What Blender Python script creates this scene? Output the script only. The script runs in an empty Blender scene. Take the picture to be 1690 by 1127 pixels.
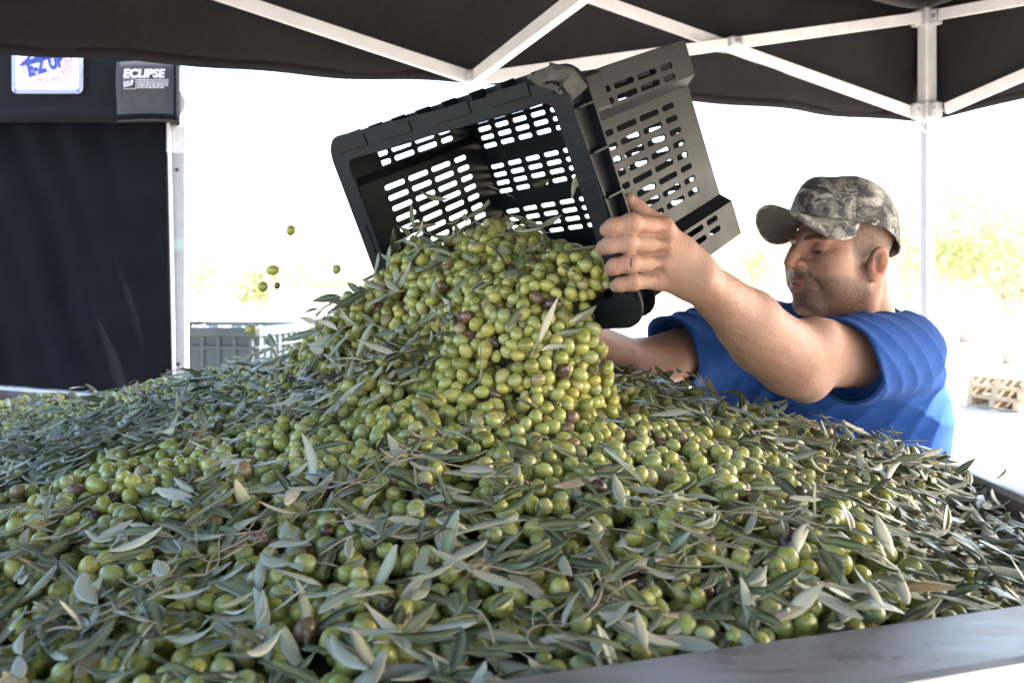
import bpy, bmesh, math, random
import numpy as np
from mathutils import Vector, Matrix, Quaternion, Euler
from mathutils.kdtree import KDTree

random.seed(7); rng = np.random.default_rng(7)
S = bpy.context.scene
COL = S.collection
R = math.radians
EYE = 1.5                                   # camera height above the ground
FOC = 1643.0                                # focal length in photo pixels (35 mm)

# ------------------------------------------------------------------ camera
cam_d = bpy.data.cameras.new('camera'); cam = bpy.data.objects.new('camera', cam_d); COL.objects.link(cam)
cam.location = (0, 0, EYE); cam.rotation_euler = (R(90), 0, 0)
cam_d.lens = 35; cam_d.sensor_width = 36; cam_d.shift_y = -93 / 1690
cam_d.clip_start = 0.02; cam_d.clip_end = 2000
cam_d.dof.use_dof = True; cam_d.dof.focus_distance = 1.36; cam_d.dof.aperture_fstop = 8.0
S.camera = cam
# ------------------------------------------------------------------ sky, sun, exposure
SUN_EL = R(33)
SUN_DIR = Vector((0.998 * math.cos(SUN_EL), 0.06 * math.cos(SUN_EL), math.sin(SUN_EL)))
W = bpy.data.worlds.new('World'); S.world = W; W.use_nodes = True
wn = W.node_tree.nodes; wl = W.node_tree.links
sky = wn.new('ShaderNodeTexSky'); sky.sky_type = 'NISHITA'; sky.sun_disc = False
sky.sun_elevation = SUN_EL; sky.sun_rotation = math.atan2(SUN_DIR.x, SUN_DIR.y)
sky.air_density = 1.0; sky.dust_density = 2.5; sky.ozone_density = 1.0
wn['Background'].inputs['Strength'].default_value = 0.15
wl.new(sky.outputs['Color'], wn['Background'].inputs['Color'])
sun_d = bpy.data.lights.new('sun', 'SUN'); sun_d.energy = 5.0; sun_d.angle = R(0.5); sun_d.color = (1, 0.95, 0.87)
sun = bpy.data.objects.new('sun', sun_d); COL.objects.link(sun); sun.location = (6, 3, 8)
sun.rotation_euler = SUN_DIR.to_track_quat('Z', 'Y').to_euler()
S.view_settings.view_transform = 'Standard'; S.view_settings.look = 'None'
S.view_settings.exposure = 3.05; S.view_settings.gamma = 1.0
S.render.engine = 'CYCLES'
S.cycles.use_denoising = True
S.cycles.max_bounces = 8; S.cycles.diffuse_bounces = 4
S.cycles.sample_clamp_indirect = 8

# ------------------------------------------------------------------ helpers
def P(px, py, d):
    """a point of the place seen at photo pixel (px,py) that stands d metres in front of the camera plane (eye-level z)"""
    return np.array([(px - 845) / FOC * d, d, (470 - py) / FOC * d])
def w(p): return Vector((p[0], p[1], p[2] + EYE))

def tag(o, label=None, cat=None, group=None, kind=None):
    if label: o['label'] = label
    if cat: o['category'] = cat
    if group: o['group'] = group
    if kind: o['kind'] = kind
    return o
def link(name, me, mats=None, parent=None, smooth=False):
    o = bpy.data.objects.new(name, me); COL.objects.link(o)
    if mats is not None and len(me.materials) == 0:
        for m in (mats if isinstance(mats, (list, tuple)) else [mats]): me.materials.append(m)
    if smooth: me.shade_smooth()
    if parent: o.parent = parent
    return o
def empty(name, loc=(0, 0, 0), label=None, cat=None, group=None):
    o = bpy.data.objects.new(name, None); COL.objects.link(o); o.location = loc; o.empty_display_size = .05
    return tag(o, label, cat, group)
def pydata(name, v, f):
    me = bpy.data.meshes.new(name); me.from_pydata([tuple(x) for x in v], [], [tuple(x) for x in f]); me.update(); return me

class MB:
    """collects simple shapes into one mesh"""
    def __init__(s): s.v = []; s.f = []
    def add(s, vs, fs):
        n = len(s.v); s.v += [tuple(map(float, x)) for x in vs]; s.f += [tuple(i + n for i in q) for q in fs]; return s
    def box(s, c, size, M=None):
        hx, hy, hz = [k / 2 for k in size]
        vs = [Vector((x, y, z)) for x in (-hx, hx) for y in (-hy, hy) for z in (-hz, hz)]
        if M is not None: vs = [M @ q for q in vs]
        vs = [q + Vector(c) for q in vs]
        return s.add(vs, [(0, 1, 3, 2), (4, 6, 7, 5), (0, 4, 5, 1), (2, 3, 7, 6), (0, 2, 6, 4), (1, 5, 7, 3)])
    def bar(s, a, b, wd, ht, up=Vector((0, 0, 1)), ext=0):
        a = Vector(a); b = Vector(b); d = (b - a); L = d.length + 2 * ext; d.normalize()
        x = d.cross(up).normalized(); z = x.cross(d)
        M = Matrix((x, d, z)).transposed()
        return s.box((a + b) / 2, (wd, L, ht), M)
    def tube(s, pts, rad, n=8, cap=True):
        pts = [Vector(p) for p in pts]; rr = rad if hasattr(rad, '__len__') else [rad] * len(pts)
        vs = []; t0 = None
        for i, p in enumerate(pts):
            t = (pts[min(i + 1, len(pts) - 1)] - pts[max(i - 1, 0)]).normalized()
            ref = Vector((0, 0, 1)) if abs(t.z) < .9 else Vector((1, 0, 0))
            if t0 is None: u = t.cross(ref).normalized()
            else: u = (u - t * u.dot(t)).normalized()
            t0 = t; v = t.cross(u)
            vs += [p + (u * math.cos(2 * math.pi * k / n) + v * math.sin(2 * math.pi * k / n)) * rr[i] for k in range(n)]
        fs = [(i * n + k, i * n + (k + 1) % n, (i + 1) * n + (k + 1) % n, (i + 1) * n + k) for i in range(len(pts) - 1) for k in range(n)]
        if cap: fs += [tuple(range(n))[::-1], tuple(range((len(pts) - 1) * n, len(pts) * n))]
        return s.add(vs, fs)
    def mesh(s, name): return pydata(name, s.v, s.f)
    def build(s, name, mat, parent=None, smooth=False, bevel=0):
        o = link(name, s.mesh(name), mat, parent, smooth)
        if bevel:
            b = o.modifiers.new('bevel', 'BEVEL'); b.width = bevel; b.segments = 2; b.limit_method = 'ANGLE'
        return o

# ------------------------------------------------------------------ materials
def mat(name, col=(.5, .5, .5), rough=.5, metal=0, spec=.5):
    m = bpy.data.materials.new(name); m.use_nodes = True; b = m.node_tree.nodes['Principled BSDF']
    b.inputs['Base Color'].default_value = (*col, 1); b.inputs['Roughness'].default_value = rough
    b.inputs['Metallic'].default_value = metal; b.inputs['Specular IOR Level'].default_value = spec
    return m
class NT:
    def __init__(s, m): s.m = m; s.n = m.node_tree.nodes; s.l = m.node_tree.links; s.b = s.n['Principled BSDF']
    def node(s, t, **k):
        x = s.n.new(t)
        for a, v in k.items():
            if a in x.inputs.keys(): x.inputs[a].default_value = v
            else: setattr(x, a, v)
        return x
    def noise(s, scale, detail=3, rough=.55, vec=None, **k):
        x = s.node('ShaderNodeTexNoise', Scale=scale, Detail=detail, Roughness=rough)
        if vec is None: vec = s.node('ShaderNodeTexCoord').outputs['Object']
        s.l.new(vec, x.inputs['Vector']); return x
    def ramp(s, src, stops, interp='LINEAR'):
        x = s.n.new('ShaderNodeValToRGB'); s.l.new(src, x.inputs[0]); e = x.color_ramp.elements
        x.color_ramp.interpolation = interp
        while len(e) < len(stops): e.new(.5)
        for q, (p, c) in zip(e, stops): q.position = p; q.color = (*c, 1) if len(c) == 3 else c
        return x
    def mix(s, fac, a, b, mode='MIX'):
        x = s.n.new('ShaderNodeMix'); x.data_type = 'RGBA'; x.blend_type = mode
        for i, q in ((0, fac), (6, a), (7, b)):
            if isinstance(q, (int, float)): x.inputs[i].default_value = q
            elif isinstance(q, tuple): x.inputs[i].default_value = (*q, 1) if len(q) == 3 else q
            else: s.l.new(q, x.inputs[i])
        return x.outputs[2]
    def bump(s, h, strength=.3, dist=.002):
        x = s.node('ShaderNodeBump', Strength=strength, Distance=dist); s.l.new(h, x.inputs['Height'])
        s.l.new(x.outputs['Normal'], s.b.inputs['Normal']); return x
    def col(s, o): s.l.new(o, s.b.inputs['Base Color']); return s
    def rough(s, o): s.l.new(o, s.b.inputs['Roughness']); return s
M_ = {}
def noisy(name, c1, c2, scale, rough=.5, metal=0, bump=0, bdist=.001, bscale=None, r2=None, stretch=None, spec=.5):
    m = mat(name, c1, rough, metal, spec); t = NT(m); vec = None
    if stretch:
        mp = t.n.new('ShaderNodeMapping'); mp.inputs['Scale'].default_value = stretch
        t.l.new(t.node('ShaderNodeTexCoord').outputs['Object'], mp.inputs['Vector']); vec = mp.outputs['Vector']
    n = t.noise(scale, 5, .6, vec)
    t.col(t.ramp(n.outputs['Fac'], [(.3, c1), (.7, c2)]).outputs['Color'])
    if r2 is not None:
        t.rough(t.ramp(n.outputs['Fac'], [(.3, (rough,) * 3), (.7, (r2,) * 3)]).outputs['Color'])
    if bump:
        n2 = t.noise(bscale or scale * 4, 4, .6, vec); t.bump(n2.outputs['Fac'], bump, bdist)
    M_[name] = m; return m
noisy('ground', (.36, .31, .25), (.50, .45, .38), 3, .95, bump=.6, bdist=.02, bscale=25)
noisy('canopy', (.008, .008, .0105), (.0125, .012, .0145), 60, .85, bump=.5, bdist=.012, bscale=9, spec=.3)
noisy('sidewall', (.0035, .0042, .007), (.006, .007, .011), 8, .8, bump=.1, bdist=.001, bscale=700, spec=.08)
noisy('flap', (.028, .028, .034), (.038, .038, .045), 30, .7)
noisy('valance_black', (.006, .006, .008), (.009, .009, .011), 30, .8, spec=.15)
noisy('tent_white', (.60, .60, .62), (.70, .70, .71), 14, .42, r2=.55)
noisy('leg_grey', (.27, .28, .33), (.33, .34, .39), 14, .45)
noisy('bracket', (.42, .43, .46), (.5, .51, .54), 40, .5)
noisy('steel', (.26, .27, .30), (.44, .45, .48), 3, .30, metal=.8, bump=.2, bdist=.0008, bscale=50, r2=.58, stretch=(2, 9, 1))
noisy('brown_wall', (.10, .07, .06), (.17, .125, .105), 6, .6, metal=.2, bump=.3, bdist=.001, bscale=50)  # mottled brown for the right and back bin walls
noisy('ochre', (.5, .40, .28), (.6, .5, .38), 5, .5)
noisy('bolt', (.5, .5, .52), (.62, .62, .64), 80, .35, metal=.9)
noisy('bg_bin', (.022, .034, .042), (.035, .050, .058), 6, .5)
noisy('ice', (.55, .6, .62), (.75, .78, .8), 30, .3)
noisy('wood', (.32, .24, .15), (.45, .35, .24), 8, .8, stretch=(1, 8, 1))
noisy('bark', (.36, .32, .27), (.48, .43, .37), 10, .9, bump=.6, bdist=.01, bscale=30)
noisy('treeleaf', (.28, .30, .15), (.42, .43, .26), 1.5, .5)  # leaves, like the bark, lightened to stand in for glare over far trees
_t = NT(M_['treeleaf']); _tr = _t.node('ShaderNodeBsdfTranslucent'); _tr.inputs['Color'].default_value = (.50, .53, .24, 1); _mx = _t.node('ShaderNodeMixShader'); _mx.inputs[0].default_value = .45
_t.l.new(_t.b.outputs[0], _mx.inputs[1]); _t.l.new(_tr.outputs[0], _mx.inputs[2]); _t.l.new(_mx.outputs[0], _t.n['Material Output'].inputs['Surface'])
noisy('core', (.030, .032, .014), (.06, .06, .025), 60, .9)  # filler under the olives, its dark tone paints the shade in the gaps
noisy('trouser', (.02, .022, .03), (.03, .032, .042), 40, .9)
noisy('shoe', (.03, .02, .015), (.05, .035, .025), 30, .6)
_t = NT(M_['steel']); _src = _t.b.inputs['Base Color'].links[0].from_socket; _n = _t.noise(14, 5, .7); _n2 = _t.noise(2.2, 3, .6)
_c = _t.mix(_t.ramp(_n.outputs['Fac'], [(.58, (0, 0, 0)), (.72, (.75, .75, .75))]).outputs['Color'], _src, (.10, .095, .09))
_t.col(_t.mix(_t.ramp(_n2.outputs['Fac'], [(.45, (0, 0, 0)), (.7, (.6, .6, .6))]).outputs['Color'], _c, (.20, .19, .18)))
mat_sticker = M_['sticker'] = mat('sticker', (.80, .80, .82), .35)
M_['print_blue'] = mat('print_blue', (.015, .035, .28), .4)
M_['print_pale_blue'] = mat('print_pale_blue', (.10, .17, .42), .4)
M_['print_red'] = mat('print_red', (.45, .05, .06), .4)
M_['print_white'] = mat('print_white', (.62, .62, .63), .5)
M_['print_black'] = mat('print_black', (.015, .015, .016), .5)
M_['tape'] = mat('tape', (.30, .42, .40), .5)
M_['zip'] = mat('zip', (.55, .55, .57), .4, .3)

def plastic():
    m = mat('crate_plastic', (.02, .022, .026), .42, spec=.22); t = NT(m)
    n = t.noise(7, 5, .65); n2 = t.noise(60, 4, .7)
    mp = t.n.new('ShaderNodeMapping'); mp.inputs['Scale'].default_value = (30, 220, 60); mp.inputs['Rotation'].default_value = (.3, .4, .8)
    t.l.new(t.node('ShaderNodeTexCoord').outputs['Object'], mp.inputs['Vector'])
    sc = t.noise(1, 2, .5, mp.outputs['Vector'])
    base = t.ramp(n.outputs['Fac'], [(.3, (.003, .0045, .0075)), (.55, (.0055, .0075, .0105)), (.8, (.012, .012, .012))]).outputs['Color']
    scr = t.ramp(sc.outputs['Fac'], [(.62, (0, 0, 0)), (.72, (1, 1, 1))]).outputs['Color']
    du = t.ramp(n2.outputs['Fac'], [(.5, (0, 0, 0)), (.75, (.6, .6, .6))]).outputs['Color']
    c = t.mix(t.mix(.35, (0, 0, 0), scr), base, (.026, .030, .035)); c = t.mix(t.mix(.3, (0, 0, 0), du), c, (.020, .023, .027)); t.col(c)
    t.rough(t.ramp(n.outputs['Fac'], [(.3, (.42,) * 3), (.8, (.65,) * 3)]).outputs['Color'])
    t.bump(n2.outputs['Fac'], .25, .0012); return m
M_['crate'] = plastic()
M_['crate_break'] = noisy('crate_break', (.05, .048, .045), (.10, .095, .088), 70, .7, bump=.4, bdist=.001)

def tone(t):
    a = t.node('ShaderNodeAttribute'); a.attribute_type = 'INSTANCER'; a.attribute_name = 'tone'; return a.outputs['Fac']
def olive_mat():
    m = mat('olive_skin', (.25, .3, .06), .3); t = NT(m); tn = tone(t)
    base = t.ramp(tn, [(0, (.130, .148, .036)), (.18, (.240, .255, .056)), (.38, (.330, .340, .095)), (.55, (.245, .275, .115)), (.70, (.360, .325, .062)),
                       (.83, (.370, .365, .18)), (.90, (.19, .12, .065)), (.95, (.085, .038, .042)), (1.0, (.02, .010, .017))]).outputs['Color']
    info = t.node('ShaderNodeObjectInfo'); tc = t.node('ShaderNodeTexCoord').outputs['Object']
    ad = t.node('ShaderNodeVectorMath', operation='ADD'); t.l.new(tc, ad.inputs[0])
    cb = t.node('ShaderNodeCombineXYZ'); mul = t.node('ShaderNodeMath', operation='MULTIPLY'); mul.inputs[1].default_value = 37.0
    t.l.new(tn, mul.inputs[0]); t.l.new(mul.outputs[0], cb.inputs[0]); t.l.new(info.outputs['Random'], cb.inputs[1]); t.l.new(cb.outputs[0], ad.inputs[1])
    blot = t.noise(1.3, 3, .6, ad.outputs[0]); spk = t.node('ShaderNodeTexVoronoi', Scale=9.0); t.l.new(ad.outputs[0], spk.inputs['Vector'])
    c = t.mix(t.ramp(blot.outputs['Fac'], [(.45, (0, 0, 0)), (.75, (.55, .55, .55))]).outputs['Color'], base, t.mix(.55, base, (.40, .37, .10)))
    rd = t.noise(.8, 2, .5, ad.outputs[0])
    c = t.mix(t.ramp(rd.outputs['Fac'], [(.60, (0, 0, 0)), (.78, (.5, .5, .5))]).outputs['Color'], c, (.20, .10, .07))
    c = t.mix(t.ramp(spk.outputs['Distance'], [(.05, (.35, .35, .35)), (.16, (0, 0, 0))]).outputs['Color'], c, (.45, .45, .22))
    # brown stem scar at the tip
    sx = t.node('ShaderNodeSeparateXYZ'); t.l.new(tc, sx.inputs[0])
    c = t.mix(t.ramp(sx.outputs['Z'], [(.965, (0, 0, 0)), (.985, (.9, .9, .9))]).outputs['Color'], c, (.06, .04, .02))
    t.col(c); dust = t.noise(2.2, 4, .7, ad.outputs[0])
    t.rough(t.ramp(dust.outputs['Fac'], [(.35, (.17,) * 3), (.7, (.40,) * 3)]).outputs['Color'])
    t.b.inputs['Subsurface Weight'].default_value = .12; t.b.inputs['Subsurface Radius'].default_value = (.5, .6, .15); t.b.inputs['Subsurface Scale'].default_value = .004
    t.bump(spk.outputs['Distance'], .05, .05); return m
M_['olive'] = olive_mat()
def leaf_mat(name, stops, rough, vein, vs):
    m = mat(name, stops[0][1], rough); t = NT(m); tn = tone(t)
    base = t.ramp(tn, stops).outputs['Color']
    tc = t.node('ShaderNodeTexCoord').outputs['Object']; n = t.noise(90, 4, .6, tc)
    c = t.mix(t.ramp(n.outputs['Fac'], [(.35, (0, 0, 0)), (.75, (.5, .5, .5))]).outputs['Color'], base, t.mix(.5, base, vein))
    sx = t.node('ShaderNodeSeparateXYZ'); t.l.new(tc, sx.inputs[0]); ab = t.node('ShaderNodeMath', operation='ABSOLUTE'); t.l.new(sx.outputs['Y'], ab.inputs[0])
    c = t.mix(t.ramp(ab.outputs[0], [(.0002, (vs,) * 3), (.0008, (0, 0, 0))]).outputs['Color'], c, vein)
    t.col(c); t.b.inputs['Subsurface Weight'].default_value = .0
    t.bump(n.outputs['Fac'], .25, .0006); return m
M_['leaf_top'] = leaf_mat('leaf_top', [(0, (.009, .018, .008)), (.3, (.022, .036, .017)), (.6, (.056, .070, .038)), (.8, (.12, .13, .085)), (.93, (.14, .13, .07)), (.97, (.20, .11, .05)), (1, (.28, .14, .06))], .36, (.20, .22, .12), .7)
M_['leaf_under'] = leaf_mat('leaf_under', [(0, (.19, .205, .15)), (.4, (.28, .285, .22)), (.7, (.40, .39, .32)), (.93, (.27, .23, .16)), (1, (.24, .15, .09))], .6, (.33, .33, .24), .6)
noisy('twig', (.17, .15, .10), (.30, .25, .18), 60, .7, bump=.3, bdist=.0006)

def camo():
    m = mat('camo_cloth', (.3, .3, .3), .9, spec=.2); t = NT(m)
    tc = t.node('ShaderNodeTexCoord').outputs['Object']
    a = t.noise(17, 5, .65, tc); a.inputs['Distortion'].default_value = 1.2
    mp = t.n.new('ShaderNodeMapping'); mp.inputs['Scale'].default_value = (38, 18, 55); mp.inputs['Location'].default_value = (3, 1, 7); t.l.new(tc, mp.inputs['Vector'])
    b = t.noise(1, 6, .75, mp.outputs['Vector']); b.inputs['Distortion'].default_value = .8
    c = t.ramp(a.outputs['Fac'], [(.36, (.035, .036, .042)), (.46, (.075, .075, .078)), (.52, (.17, .165, .155)), (.62, (.24, .235, .22))]).outputs['Color']
    c = t.mix(t.ramp(b.outputs['Fac'], [(.52, (0, 0, 0)), (.60, (.85, .85, .85))]).outputs['Color'], c, (.42, .41, .40))
    c = t.mix(t.ramp(b.outputs['Fac'], [(.34, (.8, .8, .8)), (.42, (0, 0, 0))]).outputs['Color'], c, (.025, .026, .03))
    t.col(c); n = t.noise(700, 2, .5, tc); t.bump(n.outputs['Fac'], .2, .0006); return m
M_['camo'] = camo()
noisy('brim_under', (.045, .047, .042), (.065, .066, .058), 60, .9)
def shirt_mat():
    m = mat('blue_cotton', (.02, .085, .42), .95, spec=.1); t = NT(m)
    n = t.noise(25, 4, .6); t.col(t.ramp(n.outputs['Fac'], [(.3, (.012, .043, .170)), (.7, (.018, .058, .215))]).outputs['Color'])
    mp = t.n.new('ShaderNodeMapping'); mp.vector_type = 'TEXTURE'; mp.inputs['Scale'].default_value = (1 / 7, 1 / 7, 1 / 40); mp.inputs['Rotation'].default_value = (.3, -.75, .2)
    t.l.new(t.node('ShaderNodeTexCoord').outputs['Object'], mp.inputs['Vector'])
    wv = t.noise(1, 3, .5, mp.outputs['Vector']); wv.inputs['Distortion'].default_value = .6
    f = t.noise(900, 3, .6); t.bump(f.outputs['Fac'], .25, .0008)
    b1 = t.node('ShaderNodeBump', Strength=.12, Distance=.012); t.l.new(wv.outputs['Fac'], b1.inputs['Height'])
    b2 = [x for x in t.n if x.type == 'BUMP' and x != b1][0]; t.l.new(b1.outputs['Normal'], b2.inputs['Normal'])
    return m
M_['shirt'] = shirt_mat()
def skin_mat():
    m = mat('skin', (.5, .3, .2), .52, spec=.25); t = NT(m)
    a = t.node('ShaderNodeAttribute'); a.attribute_name = 'tint'
    n = t.noise(45, 5, .6); n2 = t.noise(420, 3, .6); n3 = t.noise(1500, 2, .5)
    c = t.mix(t.ramp(n.outputs['Fac'], [(.35, (0, 0, 0)), (.75, (.35, .35, .35))]).outputs['Color'], a.outputs['Color'], t.mix(1.0, a.outputs['Color'], (1.12, .80, .74), 'MULTIPLY'))
    c = t.mix(t.ramp(n3.outputs['Fac'], [(.4, (.35, .35, .35)), (.62, (0, 0, 0))]).outputs['Color'], c, t.mix(1.0, c, (.78, .74, .72), 'MULTIPLY'))
    n4 = t.noise(11, 3, .5); c = t.mix(t.ramp(n4.outputs['Fac'], [(.4, (0, 0, 0)), (.7, (.4, .4, .4))]).outputs['Color'], c, t.mix(1.0, c, (.92, .72, .66), 'MULTIPLY'))
    t.col(c); t.bump(n2.outputs['Fac'], .45, .0016)
    b0 = t.node('ShaderNodeBump', Strength=.5, Distance=.004); t.l.new(n.outputs['Fac'], b0.inputs['Height']); t.l.new(b0.outputs['Normal'], [x for x in t.n if x.type == 'BUMP' and x != b0][0].inputs['Normal'])
    t.b.inputs['Subsurface Weight'].default_value = .06; t.b.inputs['Subsurface Radius'].default_value = (1, .35, .2); t.b.inputs['Subsurface Scale'].default_value = .006
    return m
M_['skin'] = skin_mat()
M_['eye_dark'] = mat('eye_dark', (.035, .026, .02), .6, spec=.15); M_['iris'] = mat('iris', (.03, .018, .01), .15)  # whole eyeball painted dark, as the shade in the slit between the lids
M_['lash'] = mat('lash', (.02, .014, .01), .7)

# ------------------------------------------------------------------ implicit-surface helpers
def smin(a, b, k):
    h = np.maximum(k - np.abs(a - b), 0) / k
    return np.minimum(a, b) - h * h * k * .25
def smax(a, b, k): return -smin(-a, -b, k)
def cone(p, a, b, ra, rb):
    a = np.asarray(a, float); b = np.asarray(b, float); ba = b - a
    t = np.clip(((p - a) @ ba) / (ba @ ba), 0, 1)
    return np.linalg.norm(p - a - t[:, None] * ba, axis=1) - (ra + (rb - ra) * t)
def ell(p, c, r, M=None):
    q = p - np.asarray(c, float)
    if M is not None: q = q @ M
    r = np.asarray(r, float); k0 = np.linalg.norm(q / r, axis=1); k1 = np.linalg.norm(q / (r * r), axis=1)
    return k0 * (k0 - 1) / np.maximum(k1, 1e-9)
def sdf_mesh(name, fn, lo, hi, h, blk=12):
    """polygonise fn=0 (surface nets on a grid evaluated only near the surface)"""
    lo = np.array(lo, float); hi = np.array(hi, float)
    nb = np.ceil((hi - lo) / (h * blk)).astype(int); n = nb * blk + 1
    D = np.full(n, 1.0, np.float32)
    bc = np.stack(np.meshgrid(*[np.arange(k) for k in nb], indexing='ij'), -1).reshape(-1, 3)
    cen = lo + (bc + .5) * h * blk
    dc = fn(cen)
    act = np.abs(dc) < h * blk * 1.15
    for b_, d_ in zip(bc[~act], dc[~act]):
        if d_ < 0: D[tuple(slice(x * blk, x * blk + blk + 1) for x in b_)] = -1.0
    g = np.stack(np.meshgrid(*[np.arange(blk + 1)] * 3, indexing='ij'), -1).reshape(-1, 3)
    ab = bc[act]
    for i in range(0, len(ab), 40):
        ch = ab[i:i + 40]; pts = (lo + (ch[:, None, :] * blk + g[None]) * h).reshape(-1, 3)
        dv = fn(pts).reshape(len(ch), blk + 1, blk + 1, blk + 1)
        for q, b_ in enumerate(ch): D[tuple(slice(x * blk, x * blk + blk + 1) for x in b_)] = dv[q]
    I = D < 0
    cnt = np.zeros(tuple(x - 1 for x in D.shape), np.int8); off = [(i, j, k) for i in (0, 1) for j in (0, 1) for k in (0, 1)]
    sl = lambda o: tuple(slice(q, D.shape[a] - 1 + q) for a, q in enumerate(o))
    for o in off: cnt += I[sl(o)]
    cells = np.argwhere((cnt > 0) & (cnt < 8)); idx = np.full(cnt.shape, -1, np.int32); idx[tuple(cells.T)] = np.arange(len(cells))
    acc = np.zeros((len(cells), 3)); num = np.zeros(len(cells))
    for o in off:
        for a in range(3):
            if o[a] == 0:
                o2 = list(o); o2[a] = 1
                d0 = D[tuple((cells + o).T)].astype(float); d1 = D[tuple((cells + o2).T)].astype(float)
                m = (d0 < 0) != (d1 < 0); t = np.where(m, d0 / np.where(m, d0 - d1, 1), 0)
                pt = np.array(o, float)[None].repeat(len(cells), 0); pt[:, a] += t
                acc[m] += pt[m]; num[m] += 1
    V = lo + (cells + acc / num[:, None]) * h
    F = []
    for a in range(3):
        b, c = (a + 1) % 3, (a + 2) % 3
        s0 = [slice(0, None)] * 3; s1 = [slice(0, None)] * 3; s0[a] = slice(0, -1); s1[a] = slice(1, None)
        ed = np.argwhere(I[tuple(s0)] != I[tuple(s1)])
        ed = ed[(ed[:, b] > 0) & (ed[:, c] > 0) & (ed[:, b] < D.shape[b] - 1) & (ed[:, c] < D.shape[c] - 1)]
        q = []
        for db, dcc in ((0, 0), (1, 0), (1, 1), (0, 1)):
            e = ed.copy(); e[:, b] -= db; e[:, c] -= dcc; q.append(idx[tuple(e.T)])
        q = np.stack(q, 1); fl = ~I[tuple(ed.T)]; q[fl] = q[fl][:, ::-1]
        F.append(q)
    F = np.concatenate(F); F = F[(F >= 0).all(1)]
    me = bpy.data.meshes.new(name); me.vertices.add(len(V)); me.vertices.foreach_set('co', V.astype(np.float32).ravel())
    me.loops.add(len(F) * 4); me.loops.foreach_set('vertex_index', F.astype(np.int32).ravel())
    me.polygons.add(len(F)); me.polygons.foreach_set('loop_start', np.arange(0, len(F) * 4, 4, dtype=np.int32))
    me.update(calc_edges=True); me.validate(); me.shade_smooth()
    return me, V
def wob(p, s, seed):
    """smooth pseudo-noise in about -1..1 from a few waves"""
    r_ = np.random.default_rng(seed); o = np.zeros(len(p))
    for i in range(6):
        k = r_.normal(size=3) * s * (1 + .35 * i); o += np.sin(p @ k + r_.uniform(0, 6.28)) / (1 + .35 * i)
    return o / 2.6

# ------------------------------------------------------------------ ground
n = 80; gx = np.sinh(np.linspace(-5, 5, n)) * 6
gv = [(x, y + 8, 0.02 * math.sin(x * 1.3 + y) if 4 < abs(x) + abs(y) < 40 else 0) for x in gx for y in gx]
gf = [(i * n + j, (i + 1) * n + j, (i + 1) * n + j + 1, i * n + j + 1) for i in range(n - 1) for j in range(n - 1)]
tag(link('ground', pydata('ground', gv, gf), M_['ground'], smooth=True), 'pale dry gravel ground in bright sun', kind='structure')

# ------------------------------------------------------------------ the shade tent over the work place
U = np.array([.9455, .3256]); V_ = np.array([.3256, -.9455]); CR = np.array([1.334, 3.2])      # back edge, side edge, back right corner
Z_TOP, Z_SL, Z_VAL, Z_MID = .850, .556, .542, .558; LEN = 3.05; LENV = 4.8  # side length stretched unseen behind the camera so the roof cuts front skylight
def tp(u, v, z): q = CR - U * (u * LEN) + V_ * (v * LENV); return Vector((q[0], q[1], z + EYE))
tent = empty('shade_tent', tp(.5, .5, -EYE), 'black pop-up shade tent with white steel frame over the olive bin', 'tent')
def child(o, parent):
    o.parent = parent; o.matrix_parent_inverse = Matrix.Translation(-parent.location); return o
def fabric_sheet(name, fn, nu, nv, m, parent, thick=.002):
    vs = [fn(i / (nu - 1), j / (nv - 1)) for i in range(nu) for j in range(nv)]
    fs = [(i * nv + j, (i + 1) * nv + j, (i + 1) * nv + j + 1, i * nv + j + 1) for i in range(nu - 1) for j in range(nv - 1)]
    o = link(name, pydata(name, vs, fs), m, None, True); child(o, parent)
    s = o.modifiers.new('thickness', 'SOLIDIFY'); s.thickness = thick; s.offset = 0
    return o
OUT = .035 / LEN
edges = [((-OUT, -OUT), (1 + OUT, -OUT)), ((-OUT, -OUT), (-OUT, 1 + OUT)), ((1 + OUT, -OUT), (1 + OUT, 1 + OUT)), ((-OUT, 1 + OUT), (1 + OUT, 1 + OUT))]
PEAK = 1.75
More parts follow.
